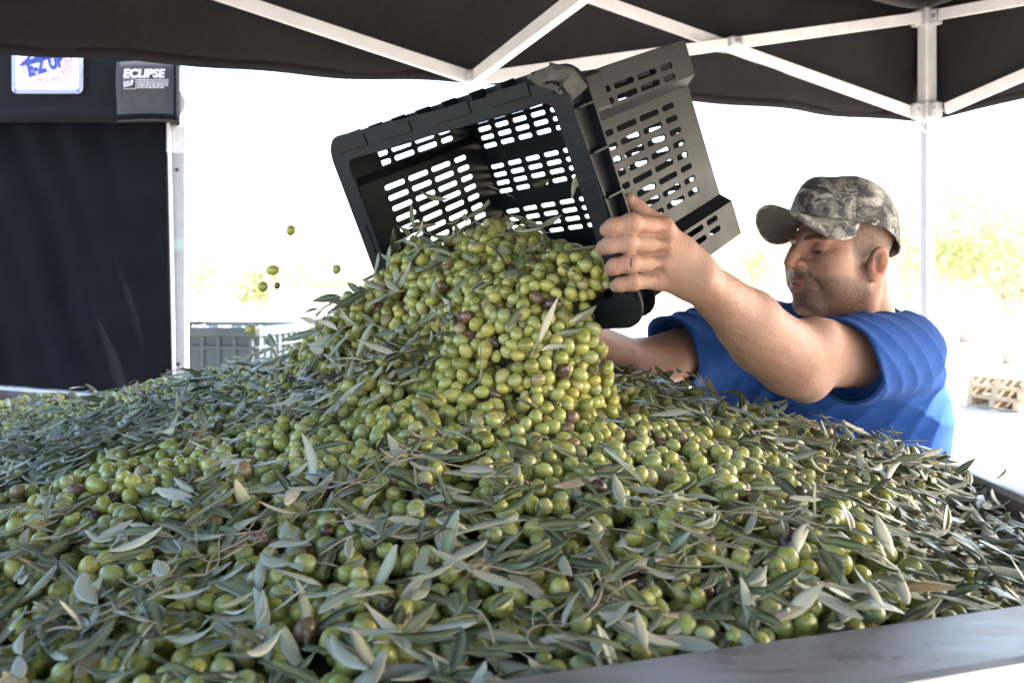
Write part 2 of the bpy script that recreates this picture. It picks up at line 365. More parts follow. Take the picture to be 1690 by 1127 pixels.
for ei, (e0, e1) in enumerate(edges):
    e0 = np.array(e0); e1 = np.array(e1); nrm = (e0 + e1) / 2 - .5; nrm = nrm / np.linalg.norm(nrm)
    def val(s, t, e0=e0, e1=e1, nrm=nrm, ei=ei):
        q = e0 + (e1 - e0) * s; b = .004 * math.sin(s * 23 + ei) * t + .003 * math.sin(s * 51 + t * 2)
        q = q + nrm * (b - .006 * (1 - t)) ; zz = Z_TOP + .045 - (Z_TOP + .045 - Z_VAL) * t + .075 * q[0] * (1 - t)
        zz -= .02 * math.sin(s * math.pi) * t * 0 + .006 * math.sin(s * 9 + 1 + ei) * t
        if ei == 0: zz += .022 * s * t
        return tp(q[0], q[1], zz)
    fabric_sheet('valance', val, 90, 10, M_['canopy'], tent)
    def hem(s, t, val=val):
        a = val(s, 1.0); return a + Vector((0, 0, -.002 + .026 * t)) + Vector(((.5 - .5) * 0, 0, 0)) - (Vector((nrm2[0], nrm2[1], 0)) * .003)
    nrm2 = (-(U * nrm[0]) + V_ * nrm[1]); nrm2 = nrm2 / np.linalg.norm(nrm2)
    fabric_sheet('valance_hem', hem, 90, 2, M_['canopy'], tent, .0015)
    def roof(s, t, e0=e0, e1=e1, ei=ei):
        q = e0 + (e1 - e0) * s; q = q + (np.array([.5, .5]) - q) * t
        zz = Z_TOP + .045 + .075 * q[0] * (1 - t) + (PEAK - Z_TOP) * t - .05 * math.sin(t * math.pi) * math.sin(s * math.pi) + .006 * math.sin(s * 17 + t * 9)
        return tp(q[0], q[1], zz)
    fabric_sheet('roof_panel', roof, 30, 16, M_['canopy'], tent)
def tbar(name, a, b, wd=.016, ht=.034, m='tent_white', bevel=.002):
    return child(MB().bar(a, b, wd, ht).build(name, M_[m], None, bevel=bevel), tent)
for (u, v) in ((0, 0), (1, 0), (0, 1), (1, 1)):
    iu = .0 if u == 0 else 0; c = tp(u, v, 0)
    child(MB().bar(tp(u, v, (Z_SL + .075 * u) - .02), tp(u, v, (Z_TOP + .075 * u) + .03), .042, .042, Vector((U[0], U[1], 0))).build('upper_leg', M_['tent_white'], None, bevel=.004), tent)
    child(MB().bar(tp(u, v, -EYE), tp(u, v, (Z_SL + .075 * u)), .030, .030, Vector((U[0], U[1], 0))).build('lower_leg', M_['leg_grey'], None, bevel=.003), tent)
    child(MB().box(tp(u, v, -EYE + .006), (.11, .11, .008)).build('foot_plate', M_['bracket'], None), tent)
    br = child(MB().bar(tp(u, v, (Z_TOP + .075 * u) - .02), tp(u, v, (Z_TOP + .075 * u) + .035), .056, .056, Vector((U[0], U[1], 0))).build('corner_bracket', M_['bracket'], None, bevel=.005), tent)
    du = -1 if u else 1; dv = -1 if v else 1
    def near(a, b, z): return tp(u + du * a / LEN, v + dv * b / LENV, z)
    sl = MB().bar(tp(u, v, (Z_SL + .075 * u) - .035), tp(u, v, (Z_SL + .075 * u) + .03), .054, .054, Vector((U[0], U[1], 0)))
    slo = child(sl.build('slider_bracket', M_['bracket'], None, bevel=.005), tent)
    for z in ((Z_TOP + .075 * u), (Z_SL + .075 * u)):
        for (a, b) in ((.05, 0), (0, .05)):
            o = MB().bar(near(a * .5, b * .5, z), near(a * 1.1, b * 1.1, z), .03, .05).build('lug', M_['bracket'], None, bevel=.006); child(o, tent)
            x = MB(); d = Vector((U[0], U[1], 0)) if b else Vector((V_[0], V_[1], 0)); c0 = near(a * .9, b * .9, z)
            x.tube([c0 - d * .02, c0 + d * .02], .007, 10); child(x.build('bolt', M_['bolt'], None), tent)
    if (u, v) == (0, 0):                      # pull ring under the slider
        x = MB(); c0 = near(.0, .03, (Z_SL + .075 * u) - .055) - Vector((U[0], U[1], 0)) * .03
        x.tube([c0 + Vector((math.cos(k * .5236) * .016 * U[0], math.cos(k * .5236) * .016 * U[1], math.sin(k * .5236) * .016)) for k in range(13)], .0025, 6)
        child(x.build('pull_ring', M_['bracket'], None, True), tent)
def side(c0, c1, inward):
    """scissor truss along one side: two crossed pairs of bars, meeting at the middle"""
    c0 = np.array(c0, float); c1 = np.array(c1, float); mid = (c0 + c1) / 2; e = np.array(inward, float) * .012 / LEN
    for a in (c0, c1):
        k = (mid - a); k = k / np.linalg.norm(k)
        a2 = a + k * .045 / LEN; m2 = mid - k * .012 / LEN
        up = .075 * a[0]; zt_, zs_ = Z_TOP + up, Z_SL + up
        tbar('truss_bar', tp(*(a2 + e), zt_), tp(*(m2 + e), Z_MID)); tbar('truss_bar', tp(*(a2 - e), zs_), tp(*(m2 - e), Z_TOP + .05))
        x = (a2 + m2) / 2; zz = (Z_TOP + Z_MID) / 2
        # both bars cross where their heights are equal
        A = (zt_ - zs_); B = (Z_TOP + .05 - Z_MID); s = A / (A + B); xc = a2 + (m2 - a2) * s; zc = zt_ + (Z_MID - zt_) * s
        o = MB().bar(tp(*(xc - e * 2.2), zc), tp(*(xc + e * 2.2), zc), .045, .034).build('pivot_clip', M_['bracket'], None, bevel=.006); child(o, tent)
        o = MB().tube([tp(*(xc - e * 3), zc), tp(*(xc + e * 3), zc)], .007, 10).build('bolt', M_['bolt'], None); child(o, tent)
    for zz in (Z_MID, Z_TOP + .05):
        o = MB().bar(tp(*(mid - e * 2.4), zz), tp(*(mid + e * 2.4), zz), .05, .036).build('mid_bracket', M_['bracket'], None, bevel=.008); child(o, tent)
        o = MB().tube([tp(*(mid - e * 3.2), zz), tp(*(mid + e * 3.2), zz)], .008, 10).build('bolt', M_['bolt'], None); child(o, tent)
    tbar('centre_bar', tp(*(mid + e * 2), Z_MID + .002), tp(.5, .5, Z_MID + .06), .022, .034)
side((0, 0), (1, 0), (0, 1)); side((0, 0), (0, 1), (1, 0)); side((1, 0), (1, 1), (-1, 0)); side((0, 1), (1, 1), (0, -1))
child(MB().tube([tp(.5, .5, Z_MID), tp(.5, .5, PEAK + .03)], .022, 12).build('centre_pole', M_['tent_white'], None, True), tent)

# ------------------------------------------------------------------ the second tent behind, on the left
D2 = 3.1
tent2 = empty('walled_tent', w(P(285, 470, D2)) - Vector((0, 0, EYE)), 'black tent behind with closed side wall and brand labels on its valance', 'tent')
def t2(px, py, dd=0): return w(P(px, py, D2) + np.array([0, dd, 0]))
XL = t2(-1350, 0).x; XR = t2(303, 0).x; zb = t2(0, 205).z; ztop = t2(0, 30).z; zg = .01
def wall_fn(s, t):
    xe = t2(272 + 14 * min(1, max(0, (t * 1.6)))**.8, 0).x
    x = XL + (xe - XL) * s; z = zb + .03 - (zb + .03 - zg) * t
    fall = (1 - s) ** .5
    y = D2 + .03 + .030 * math.sin(x * 9 + t * 7.5 + .8 * math.sin(t * 5)) * min(1, (1 - s) * 9) * (.25 + t) + .016 * math.sin(x * 23 - t * 13) * min(1, (1 - s) * 9) * (.3 + .7 * t) \
        + .010 * math.sin(x * 47 - t * 31 + 1) * min(1, (1 - s) * 9)
    return Vector((x, y, z))
fabric_sheet('side_wall', wall_fn, 220, 60, M_['sidewall'], tent2)
def val2(s, t):
    x = XL + (t2(302, 0).x - XL) * s; z = ztop - (ztop - zb) * t
    return Vector((x, D2 - .03 + .006 * math.sin(x * 14) * t, z))
fabric_sheet('valance', val2, 80, 8, M_['valance_black'], tent2)
SHX = -1.25
fabric_sheet('valance', lambda s, t: Vector((t2(302, 0).x + SHX * s, D2 - .03 + s * 3.0, ztop - (ztop - zb) * t)), 30, 5, M_['valance_black'], tent2)
fabric_sheet('valance_hem', lambda s, t: val2(s, 1 - .16 * t) - Vector((0, .004, 0)), 80, 2, M_['valance_black'], tent2)
cpk = Vector(((XL + XR + SHX) / 2, D2 + 1.5, ztop + .85)); X2 = t2(302, 0).x
for a, b in (((XL, D2 - .03), (X2, D2 - .03)), ((X2, D2 - .03), (X2 + SHX, D2 + 2.97)), ((XL + SHX, D2 + 2.97), (X2 + SHX, D2 + 2.97)), ((XL, D2 - .03), (XL + SHX, D2 + 2.97))):
    def rf(s, t, a=a, b=b):
        q = Vector((a[0] + (b[0] - a[0]) * s, a[1] + (b[1] - a[1]) * s, ztop)); return q + (cpk - q) * t
    fabric_sheet('roof_panel', rf, 8, 6, M_['canopy'], tent2)
def part2(mb, name, m, bevel=0, smooth=False, parent=None):
    o = mb.build(name, M_[m], None, smooth, bevel); child(o, parent or tent2); return o
pw = 17 / FOC * D2
pcx = t2(287, 0).x
part2(MB().box((pcx, D2 + .055, zb / 2 + .01), (pw * 1.5, .04, zb)), 'leg', 'leg_grey', .003)
part2(MB().box((t2(286.5, 0).x, D2 + .052, (zb + t2(0, 250).z) / 2), (33 / FOC * D2, .056, zb - t2(0, 250).z)), 'leg_sleeve', 'bracket', .003)
for pxp in ((286, 278), (288, 602)):
    p0 = t2(*pxp, .034); part2(MB().tube([p0, p0 + Vector((0, -.0035, 0))], .006, 12), 'leg_hole', 'print_black')
part2(MB().box(t2(287, 402, .034), (pw * 1.52, .003, .033)), 'tape_band', 'tape')
for xx, yy in ((XL, D2 + .05), (XL + SHX, D2 + 2.95), (t2(290, 0).x + SHX, D2 + 2.95)):
    part2(MB().box((xx, yy, ztop / 2), (.045, .04, ztop)), 'leg', 'leg_grey', .003)
# zipper tape along the free edge of the side wall
zp = MB(); zl = []
for k in range(60):
    t = k / 59; q = wall_fn(1, t * .86); zl.append(Vector((q.x + .004, q.y - .012, q.z)))
for a, b in zip(zl[:-1], zl[1:]): zp.bar(a, b, .010, .002, Vector((0, -1, 0)))
part2(zp, 'zipper_tape', 'zip')
for k in range(0, 56):
    pass
# flap with the lettering
fl = MB()
def flap_fn(s, t): 
    return Vector((t2(202 + 102 * s, 0).x, D2 - .045 - .006 * math.sin(t * 5) - .012 * s * s * 0, t2(0, 108 + 97 * t).z + .004 * math.sin(s * 3)))
flap = fabric_sheet('label_flap', flap_fn, 14, 12, M_['flap'], tent2, .003)
fabric_sheet('flap_edge', lambda s, t: flap_fn(s, .88 + .09 * t) - Vector((0, .004, 0)), 14, 2, M_['sidewall'], tent2, .001)
fabric_sheet('flap_fold', lambda s, t: Vector((t2(296 + 10 * s, 0).x, D2 - .05 - .014 * math.sin(s * 3.1), t2(0, 104 + 100 * t).z)), 6, 10, M_['sidewall'], tent2, .002)
fabric_sheet('silver_lining', lambda s, t: Vector((t2(300 + 13 * math.sin(t * math.pi) * s, 0).x, D2 - .025, t2(0, 150 + 45 * t).z)), 5, 9, M_['bracket'], tent2, .002)

def text_mesh(txt, size, shear=0, bold=0):
    cu = bpy.data.curves.new('lettering', 'FONT'); cu.body = txt; cu.size = size; cu.shear = shear; cu.offset = bold; cu.extrude = .0004; cu.align_x = 'LEFT'; cu.resolution_u = 3
    o = bpy.data.objects.new('lettering', cu); COL.objects.link(o); bpy.context.view_layer.update()
    me = bpy.data.meshes.new_from_object(o.evaluated_get(bpy.context.evaluated_depsgraph_get()))
    bpy.data.objects.remove(o); bpy.data.curves.remove(cu); return me
PX = D2 / FOC
def letters(txt, x, y, width, height, dy, m, parent, rot=0, shear=0, bold=0, name='lettering'):
    """flat lettering on the valance, its lower left corner at photo pixel (x,y)"""
    me = text_mesh(txt, 1.0, shear, 0); co = np.array([v.co for v in me.vertices]); lo = co.min(0); sz = co.max(0) - lo
    if bold:
        me = text_mesh(txt, 1.0, shear, bold); co = np.array([v.co for v in me.vertices]); lo = co.min(0); sz = co.max(0) - lo
    c, s = math.cos(rot), math.sin(rot)
    for v, q in zip(me.vertices, co):
        a = (q[0] - lo[0]) / sz[0] * width; b = (q[1] - lo[1]) / sz[1] * height
        a, b = a * c - b * s, a * s + b * c
        p0 = t2(x + a, y - b, dy); v.co = p0 + Vector((0, -q[2] * .9, 0))
    o = link(name, me, M_[m]); child(o, tent2); return o
FD = -.0555
letters('ECLIPSE', 215, 134.5, 68, 14.5, FD, 'print_white', tent2, 0, .12, .045)
lb = MB()
def prect(mb, x0, y0, x1, y1, dy): 
    a = t2(x0, y0, dy); b = t2(x1, y1, dy); mb.box((a + b) / 2, (abs(b.x - a.x), .0008, abs(a.z - b.z)))
prect(lb, 215.5, 134.8 + .8, 236, 152.5, FD); part2(lb, 'logo_border', 'print_white')
lb = MB(); prect(lb, 216.3, 136.4, 235.2, 151.7, FD - .0008); part2(lb, 'logo_field', 'print_black')
letters('EZUP', 217.5, 149.5, 16, 8, FD - .0018, 'print_white', tent2, .25, .2, .04)
lb = MB()
for i, y in enumerate((137, 140.2, 143.4, 146.4, 149.4)):
    x = 238
    while x < 288 - 12 * (i == 4):
        L = random.choice((3, 5, 7, 4)); prect(lb, x, y, min(288, x + L), y + 1.5, FD); x += L + 1.3
o = part2(lb, 'small_print', 'print_white'); o['kind'] = 'stuff'
# sticker on the valance
SD = -.044
def rrect(x0, y0, x1, y1, r, dy, seg=5):
    out = []
    for cx_, cy_, a0 in ((x1 - r, y1 - r, 0), (x0 + r, y1 - r, 90), (x0 + r, y0 + r, 180), (x1 - r, y0 + r, 270)):
        for k in range(seg + 1):
            a = R(a0 + 90 * k / seg); out.append(t2(cx_ + r * math.cos(a), cy_ + r * math.sin(a), dy))
    return out
def plate(name, ring, m, th=.001):
    n_ = len(ring); vs = list(ring) + [q + Vector((0, th, 0)) for q in ring]
    fs = [tuple(range(n_)), tuple(range(n_, 2 * n_))[::-1]] + [(i, i + n_, (i + 1) % n_ + n_, (i + 1) % n_) for i in range(n_)]
    o = link(name, pydata(name, vs, fs), M_[m]); child(o, tent2); return o
def ringplate(name, outer, inner, m, th=.0008):
    n_ = len(outer); vs = list(outer) + list(inner) + [q + Vector((0, th, 0)) for q in outer] + [q + Vector((0, th, 0)) for q in inner]
    fs = []
    for i in range(n_):
        j = (i + 1) % n_
        fs += [(i, j, n_ + j, n_ + i), (2 * n_ + i, 3 * n_ + i, 3 * n_ + j, 2 * n_ + j), (i, 2 * n_ + i, 2 * n_ + j, j), (n_ + i, n_ + j, 3 * n_ + j, 3 * n_ + i)]
    o = link(name, pydata(name, vs, fs), M_[m]); child(o, tent2); return o
plate('sticker', rrect(31, 52, 146, 158.5, 9, SD), 'sticker', .003)
ringplate('sticker_border', rrect(31.5, 52.5, 145.5, 158, 8.5, SD - .001), rrect(36.5, 57.5, 140.5, 153, 6, SD - .001), 'print_pale_blue')
dots = MB()
for k in range(32):
    for x in (33.9, 143): prect(dots, x - .8, 60 + k * 3, x + .8, 61.6 + k * 3, SD - .0017)
    x = 40 + k * 3.1
    prect(dots, x, 155.2, x + 1.6, 156.6, SD - .0017)
o = part2(dots, 'sticker_beads', 'sticker'); o['kind'] = 'stuff'
cc = (88, 103)
circ = lambda r: [t2(cc[0] + r * math.cos(k * math.pi / 24), cc[1] + r * math.sin(k * math.pi / 24), SD - .001) for k in range(48)]
ringplate('red_circle', circ(41), circ(39.7), 'print_red'); ringplate('red_circle', circ(30.5), circ(29.6), 'print_red')
plate('arrow', [t2(*q, SD - .0025) for q in ((42, 115), (66, 91), (60, 104), (84, 93), (76, 84), (124, 78), (118, 96), (90, 103), (72, 109))], 'print_blue')
letters('E-Z UP', 61, 133, 62, 27, SD - .0045, 'print_blue', tent2, .30, .12, .05)
tx = 'ORIGINAL SHADE'
for i, ch in enumerate(tx):
    if ch == ' ': continue
    a = R(112 - i * 8.2); cxp, cyp = cc[0] + 34.8 * math.cos(a), cc[1] + 34.8 * math.sin(a)
    tw = 3.1 if ch != 'I' else 1.2; rot = math.pi / 2 - a
    letters(ch, cxp - tw / 2 * math.cos(rot) + 2.6 * math.sin(rot) * 1, cyp + 2.6 * math.cos(rot) + tw / 2 * math.sin(rot), tw, 5, SD - .0025, 'print_red', tent2, rot, 0, .05)

# ------------------------------------------------------------------ the steel bin
RIM = -.274
BIN = [np.array(q) for q in ((-1.45, .170), (.665, .935), (.672, 1.55), (-1.45, 2.74))]      # rim corners, seen from above
binn = empty('olive_bin', (-.4, 1.35, 0), 'large steel hopper bin heaped with olives', 'bin')
cen = sum(BIN) / 4
def lower(q, k=.82): return cen + (q - cen) * k
for i in range(4):
    a, b = BIN[i], BIN[(i + 1) % 4]; d = (b - a) / np.linalg.norm(b - a); nn = np.array([d[1], -d[0]])     # outward
    def V3(q, z): return (q[0], q[1], z + EYE)
    la, lb_ = lower(a), lower(b)
    th = nn * .004
    mb = MB().add([V3(a, RIM - .002), V3(b, RIM - .002), V3(lb_, -.95), V3(la, -.95), V3(a + th, RIM - .002), V3(b + th, RIM - .002), V3(lb_ + th, -.95), V3(la + th, -.95)],
                  [(0, 1, 2, 3), (7, 6, 5, 4), (0, 4, 5, 1), (1, 5, 6, 2), (2, 6, 7, 3), (3, 7, 4, 0)])
    child(mb.build('wall', M_['brown_wall' if i in (1, 2) else 'steel']), binn)
    wd = .10 if i == 0 else .03
    # rim flange: flat top, rolled outer lip
    prof = [(-.004, -.010), (-.002, -.001), (.003, .0), (wd - .012, .0), (wd - .004, -.002), (wd, -.008), (wd, -.030), (wd + .010, -.034), (wd + .012, -.15), (wd - .004, -.15), (wd - .006, -.036), (.004, -.012)]
    vs = []
    for q, e in ((a, -1), (b, 1)):
        for (o_, z) in prof: vs.append(V3(q + nn * o_ + d * e * max(0, o_) * .8, RIM + z))
    m_ = len(prof)
    fs = [(k, (k + 1) % m_, m_ + (k + 1) % m_, m_ + k) for k in range(m_)] + [tuple(range(m_))[::-1], tuple(range(m_, 2 * m_))]
    child(link('rim', pydata('rim', vs, fs), M_['steel']), binn)
    if i == 0:
        st = MB(); q0 = a + nn * (wd + .016); q1 = b + nn * (wd + .016)
        st.bar(V3(q0, RIM - .20), V3(q1, RIM - .20), .012, .26); child(st.build('front_panel', M_['ochre']), binn)
    g = lower(a, .80); child(MB().bar(V3(g, -EYE), V3(g, -.80), .07, .07).build('leg', M_['steel'], None, bevel=.004), binn)
child(MB().add([(*lower(q), EYE - .95) for q in BIN], [(0, 1, 2, 3)]).build('bottom', M_['steel']), binn)

# ------------------------------------------------------------------ the crate being emptied
CS = .93
RC = np.array([[.6452, .3223, .6927], [-.7621, .2069, .6136], [.0544, -.9238, .3791]]); u_, s_, vt_ = np.linalg.svd(RC); RC = u_ @ vt_
TC = np.array([-.3519, 1.8682, .2718]) * CS
CA, CB, CC = .61, .372, .292
def XC(a, b, c): return TC + RC @ np.array([a, b, c])
def to_crate(p): return (p - TC) @ RC
def slotted(us, vs, holes, fn, th):
    mb = MB()
    for i in range(len(us) - 1):
        for j in range(len(vs) - 1):
            u0, u1, v0, v1 = us[i], us[i + 1], vs[j], vs[j + 1]
            if (i, j) not in holes:
                for k in (0, 1):
                    q = [fn(u0, v0, k), fn(u1, v0, k), fn(u1, v1, k), fn(u0, v1, k)]; mb.add(q, [(0, 1, 2, 3) if k == 0 else (3, 2, 1, 0)])
                continue
            c = .3 * min(u1 - u0, v1 - v0)
            loop = [(u0 + c, v0), (u1 - c, v0), (u1, v0 + c), (u1, v1 - c), (u1 - c, v1), (u0 + c, v1), (u0, v1 - c), (u0, v0 + c)]
            cor = [(u0, v0, 7, 0), (u1, v0, 1, 2), (u1, v1, 3, 4), (u0, v1, 5, 6)]
            for k in (0, 1):
                for (x, y, a, b) in cor: mb.add([fn(x, y, k), fn(*loop[b], k), fn(*loop[a], k)], [(0, 1, 2) if k == 0 else (2, 1, 0)])
            vs_ = [fn(*q, 0) for q in loop] + [fn(*q, 1) for q in loop]
            mb.add(vs_, [(m, (m + 1) % 8, 8 + (m + 1) % 8, 8 + m) for m in range(8)])
    return mb
def breaks(lo, hi, slots, extra=()):
    s = sorted(set([lo, hi] + [x for q in slots for x in q] + [x for x in extra if not any(a < x < b for a, b in slots)])); h = {i for i in range(len(s) - 1) if any(abs(s[i] - a) < 1e-9 and abs(s[i + 1] - b) < 1e-9 for a, b in slots)}
    return s, h
def taper(a, b, c): return CA / 2 + (a - CA / 2) * (1 - .035 * c / CC), CB / 2 + (b - CB / 2) * (1 - .05 * c / CC), c
def make_crate(name, label, cat, group=None):
    root = empty(name, (0, 0, 0), label, cat, group)
    m = M_['crate']; th = .0035
    L3 = lambda a, b, c: Vector(taper(a, b, c))
    cols = [(.052, .098), (.106, .152), (.160, .206), (.216, .245)]
    def wall_rows(lo, hi, ramps, groups):
        return breaks(lo, hi, groups, [x for r in ramps for x in r])
    def prot(x, ramps):
        v = 0.0
        for (r0, r1, sgn) in ramps: v += sgn * min(1, max(0, (x - r0) / (r1 - r0)))
        return .019 * v
    # end walls
    rp = [(.080, .094, -1), (CB - .094, CB - .080, 1)]; pr = lambda b: .019 + prot(b, rp)
    rows = [(.049, .058), (.066, .075)] + [(.1085 + k * .0198, .1175 + k * .0198) for k in range(8)] + [(CB - .075, CB - .066), (CB - .058, CB - .049)]
    vs, hv = breaks(.0235, CB - .0235, rows, [.080, .094, CB - .094, CB - .080]); us, hu = breaks(.0035, CC, cols)
    holes = {(i, j) for i in hu for j in hv}
    for s in (1, 0):
        fn = (lambda c, b, k: L3(CA - .0425 + pr(b) - k * th, b, c)) if s else (lambda c, b, k: L3(.0425 - pr(b) + k * th, b, c))
        slotted(us, vs, holes, fn, th).build('end_wall', m, root)
    # side walls, with raised panels at the ends and in the middle
    rp2 = [(.085, .10, -1), (.235, .25, 1), (.36, .375, -1), (CA - .10, CA - .085, 1)]; pr2 = lambda a: .019 + prot(a, rp2)
    rows2 = [(.04, .049), (.058, .067)] + [(x + k * .0198, x + .009 + k * .0198) for x in (.112, .262, .388) for k in range(6 if x != .262 else 5)] + [(CA - .067, CA - .058), (CA - .049, CA - .04)]
    vs2, hv2 = breaks(.0235, CA - .0235, rows2, [x for r in rp2 for x in r[:2]]); holes2 = {(i, j) for i in hu for j in hv2}
    for s in (1, 0):
        fn = (lambda c, a, k: L3(a, CB - .0425 + pr2(a) - k * th, c)) if s else (lambda c, a, k: L3(a, .0425 - pr2(a) + k * th, c))
        slotted(us, vs2, holes2, fn, th).build('side_wall', m, root)
    # base
    ca = [q for q in ((.050 + k * .0520, .050 + k * .0520 + .040) for k in range(10))]
    ca = [(a, b) for a, b in ca]
    rb = [(x + k * .0172, x + k * .0172 + .0085) for x in (.052, .147, .242) for k in range(4)]
    ub, hub = breaks(.0235, CA - .0235, ca, [.085, .10, .235, .25, .36, .375, CA - .10, CA - .085]); vb, hvb = breaks(.0235, CB - .0235, rb, [.080, .094, CB - .094, CB - .080])
    def base_fn(a, b, k):
        x, y = a, b; e = 1e-6
        if a < .0236: x = .0425 - pr(b) + .001
        if a > CA - .0236: x = CA - .0425 + pr(b) - .001
        if b < .0236: y = .0425 - pr2(a) + .001
        if b > CB - .0236: y = CB - .0425 + pr2(a) - .001
        return L3(x, y, CC - .001 - k * th)
    slotted(ub, vb, {(i, j) for i in hub for j in hvb}, base_fn, th).build('base', m, root)
    # ribs under the base
    # rim: two outward rings joined by a recessed web and cross ribs
    def rloop(ins, r, seg=6, jag=False):
        out = []
        for cx_, cy_, a0 in ((CA - ins - r, CB - ins - r, 0), (ins + r, CB - ins - r, 90), (ins + r, ins + r, 180), (CA - ins - r, ins + r, 270)):
            for k in range(seg + 1):
                t = R(a0 + 90 * k / seg); x, y = cx_ + r * math.cos(t), cy_ + r * math.sin(t)
                if jag and a0 == 270:
                    f = (.020, .034, .026, .040, .022, .030, .012)[k]; x -= f * math.cos(t) * .9; y -= f * math.sin(t) * .9
                out.append((x, y))
        return out
    def ring(o, i, c0, c1):
        n_ = len(o); vs = [Vector((*q, c)) for c in (c0, c1) for lp in (o, i) for q in lp]; fs = []
        for k in range(n_):
            j = (k + 1) % n_
            fs += [(k, n_ + k, n_ + j, j), (2 * n_ + k, 2 * n_ + j, 3 * n_ + j, 3 * n_ + k), (k, j, 2 * n_ + j, 2 * n_ + k), (n_ + k, 3 * n_ + k, 3 * n_ + j, n_ + j)]
        return vs, fs
    link('rim', pydata('rim', *ring(rloop(0, .042, jag=True), rloop(.0445, .016), 0, .0042)), m, root)
    link('rim', pydata('rim', *ring(rloop(.003, .040), rloop(.026, .024), .0325, .036)), m, root)
    link('rim_web', pydata('rim_web', *ring(rloop(.018, .030), rloop(.0225, .026), .0042, .0325)), m, root)
    ribs = []
    for k in range(1, 6): ribs.append(((CA - .010, CB * k / 6), (.018, .003))); ribs.append(((.010, CB * k / 6), (.018, .003)))
    for k in range(1, 9): ribs.append(((CA * k / 9, .010), (.003, .018))); ribs.append(((CA * k / 9, CB - .010), (.003, .018)))
    for (c2, sz) in ribs: MB().box((*c2, .01835), (*sz, .0283)).build('rim_rib', m, root)
    # recessed pads on the front of the rim
    for a in (.08, .21, .36, .49):
        MB().box((a, .020, -.0012), (.085, .020, .0025)).build('rim_pad', m, root, bevel=.0008)
    for b in (.20, .30):
        MB().box((CA - .019, b, -.0012), (.022, .075, .0025)).build('rim_pad', m, root, bevel=.0008)
        MB().box((.019, b, -.0012), (.022, .075, .0025)).build('rim_pad', m, root, bevel=.0008)
    # handle cup behind the rim at the corners of the end wall
    for b0 in (.028, CB - .028 - .05):
        for s in (0, 1):
            a0 = CA - .022 if s else .022
            MB().box((a0, b0 + .025, .058), (.012, .055, .044)).build('corner_gusset', m, root, bevel=.005)
    # torn plastic at the broken corner
    vs = [(CA - .075, .004, .0), (CA - .055, .018, -.004), (CA - .03, .030, -.002), (CA - .018, .052, .002), (CA - .050, .0, .022), (CA - .036, .010, .018), (CA - .020, .022, .022), (CA - .008, .046, .02), (CA - .06, -.004, .034), (CA - .04, .004, .034), (CA - .018, .012, .036), (CA - .004, .04, .034)]
    o = link('torn_corner', pydata('torn_corner', vs, [(i + 4 * r, i + 1 + 4 * r, i + 5 + 4 * r, i + 4 + 4 * r) for r in (0, 1) for i in range(3)]), M_['crate_break'], root)
    sm = o.modifiers.new('thickness', 'SOLIDIFY'); sm.thickness = .004
    return root
crate = make_crate('harvest_crate', 'black slotted plastic crate with a broken corner, tipped to pour out olives', 'crate')
Mc = Matrix.Identity(4)
for i in range(3):
    for j in range(3): Mc[i][j] = RC[i, j]
Mc.translation = w(TC); crate.matrix_world = Mc

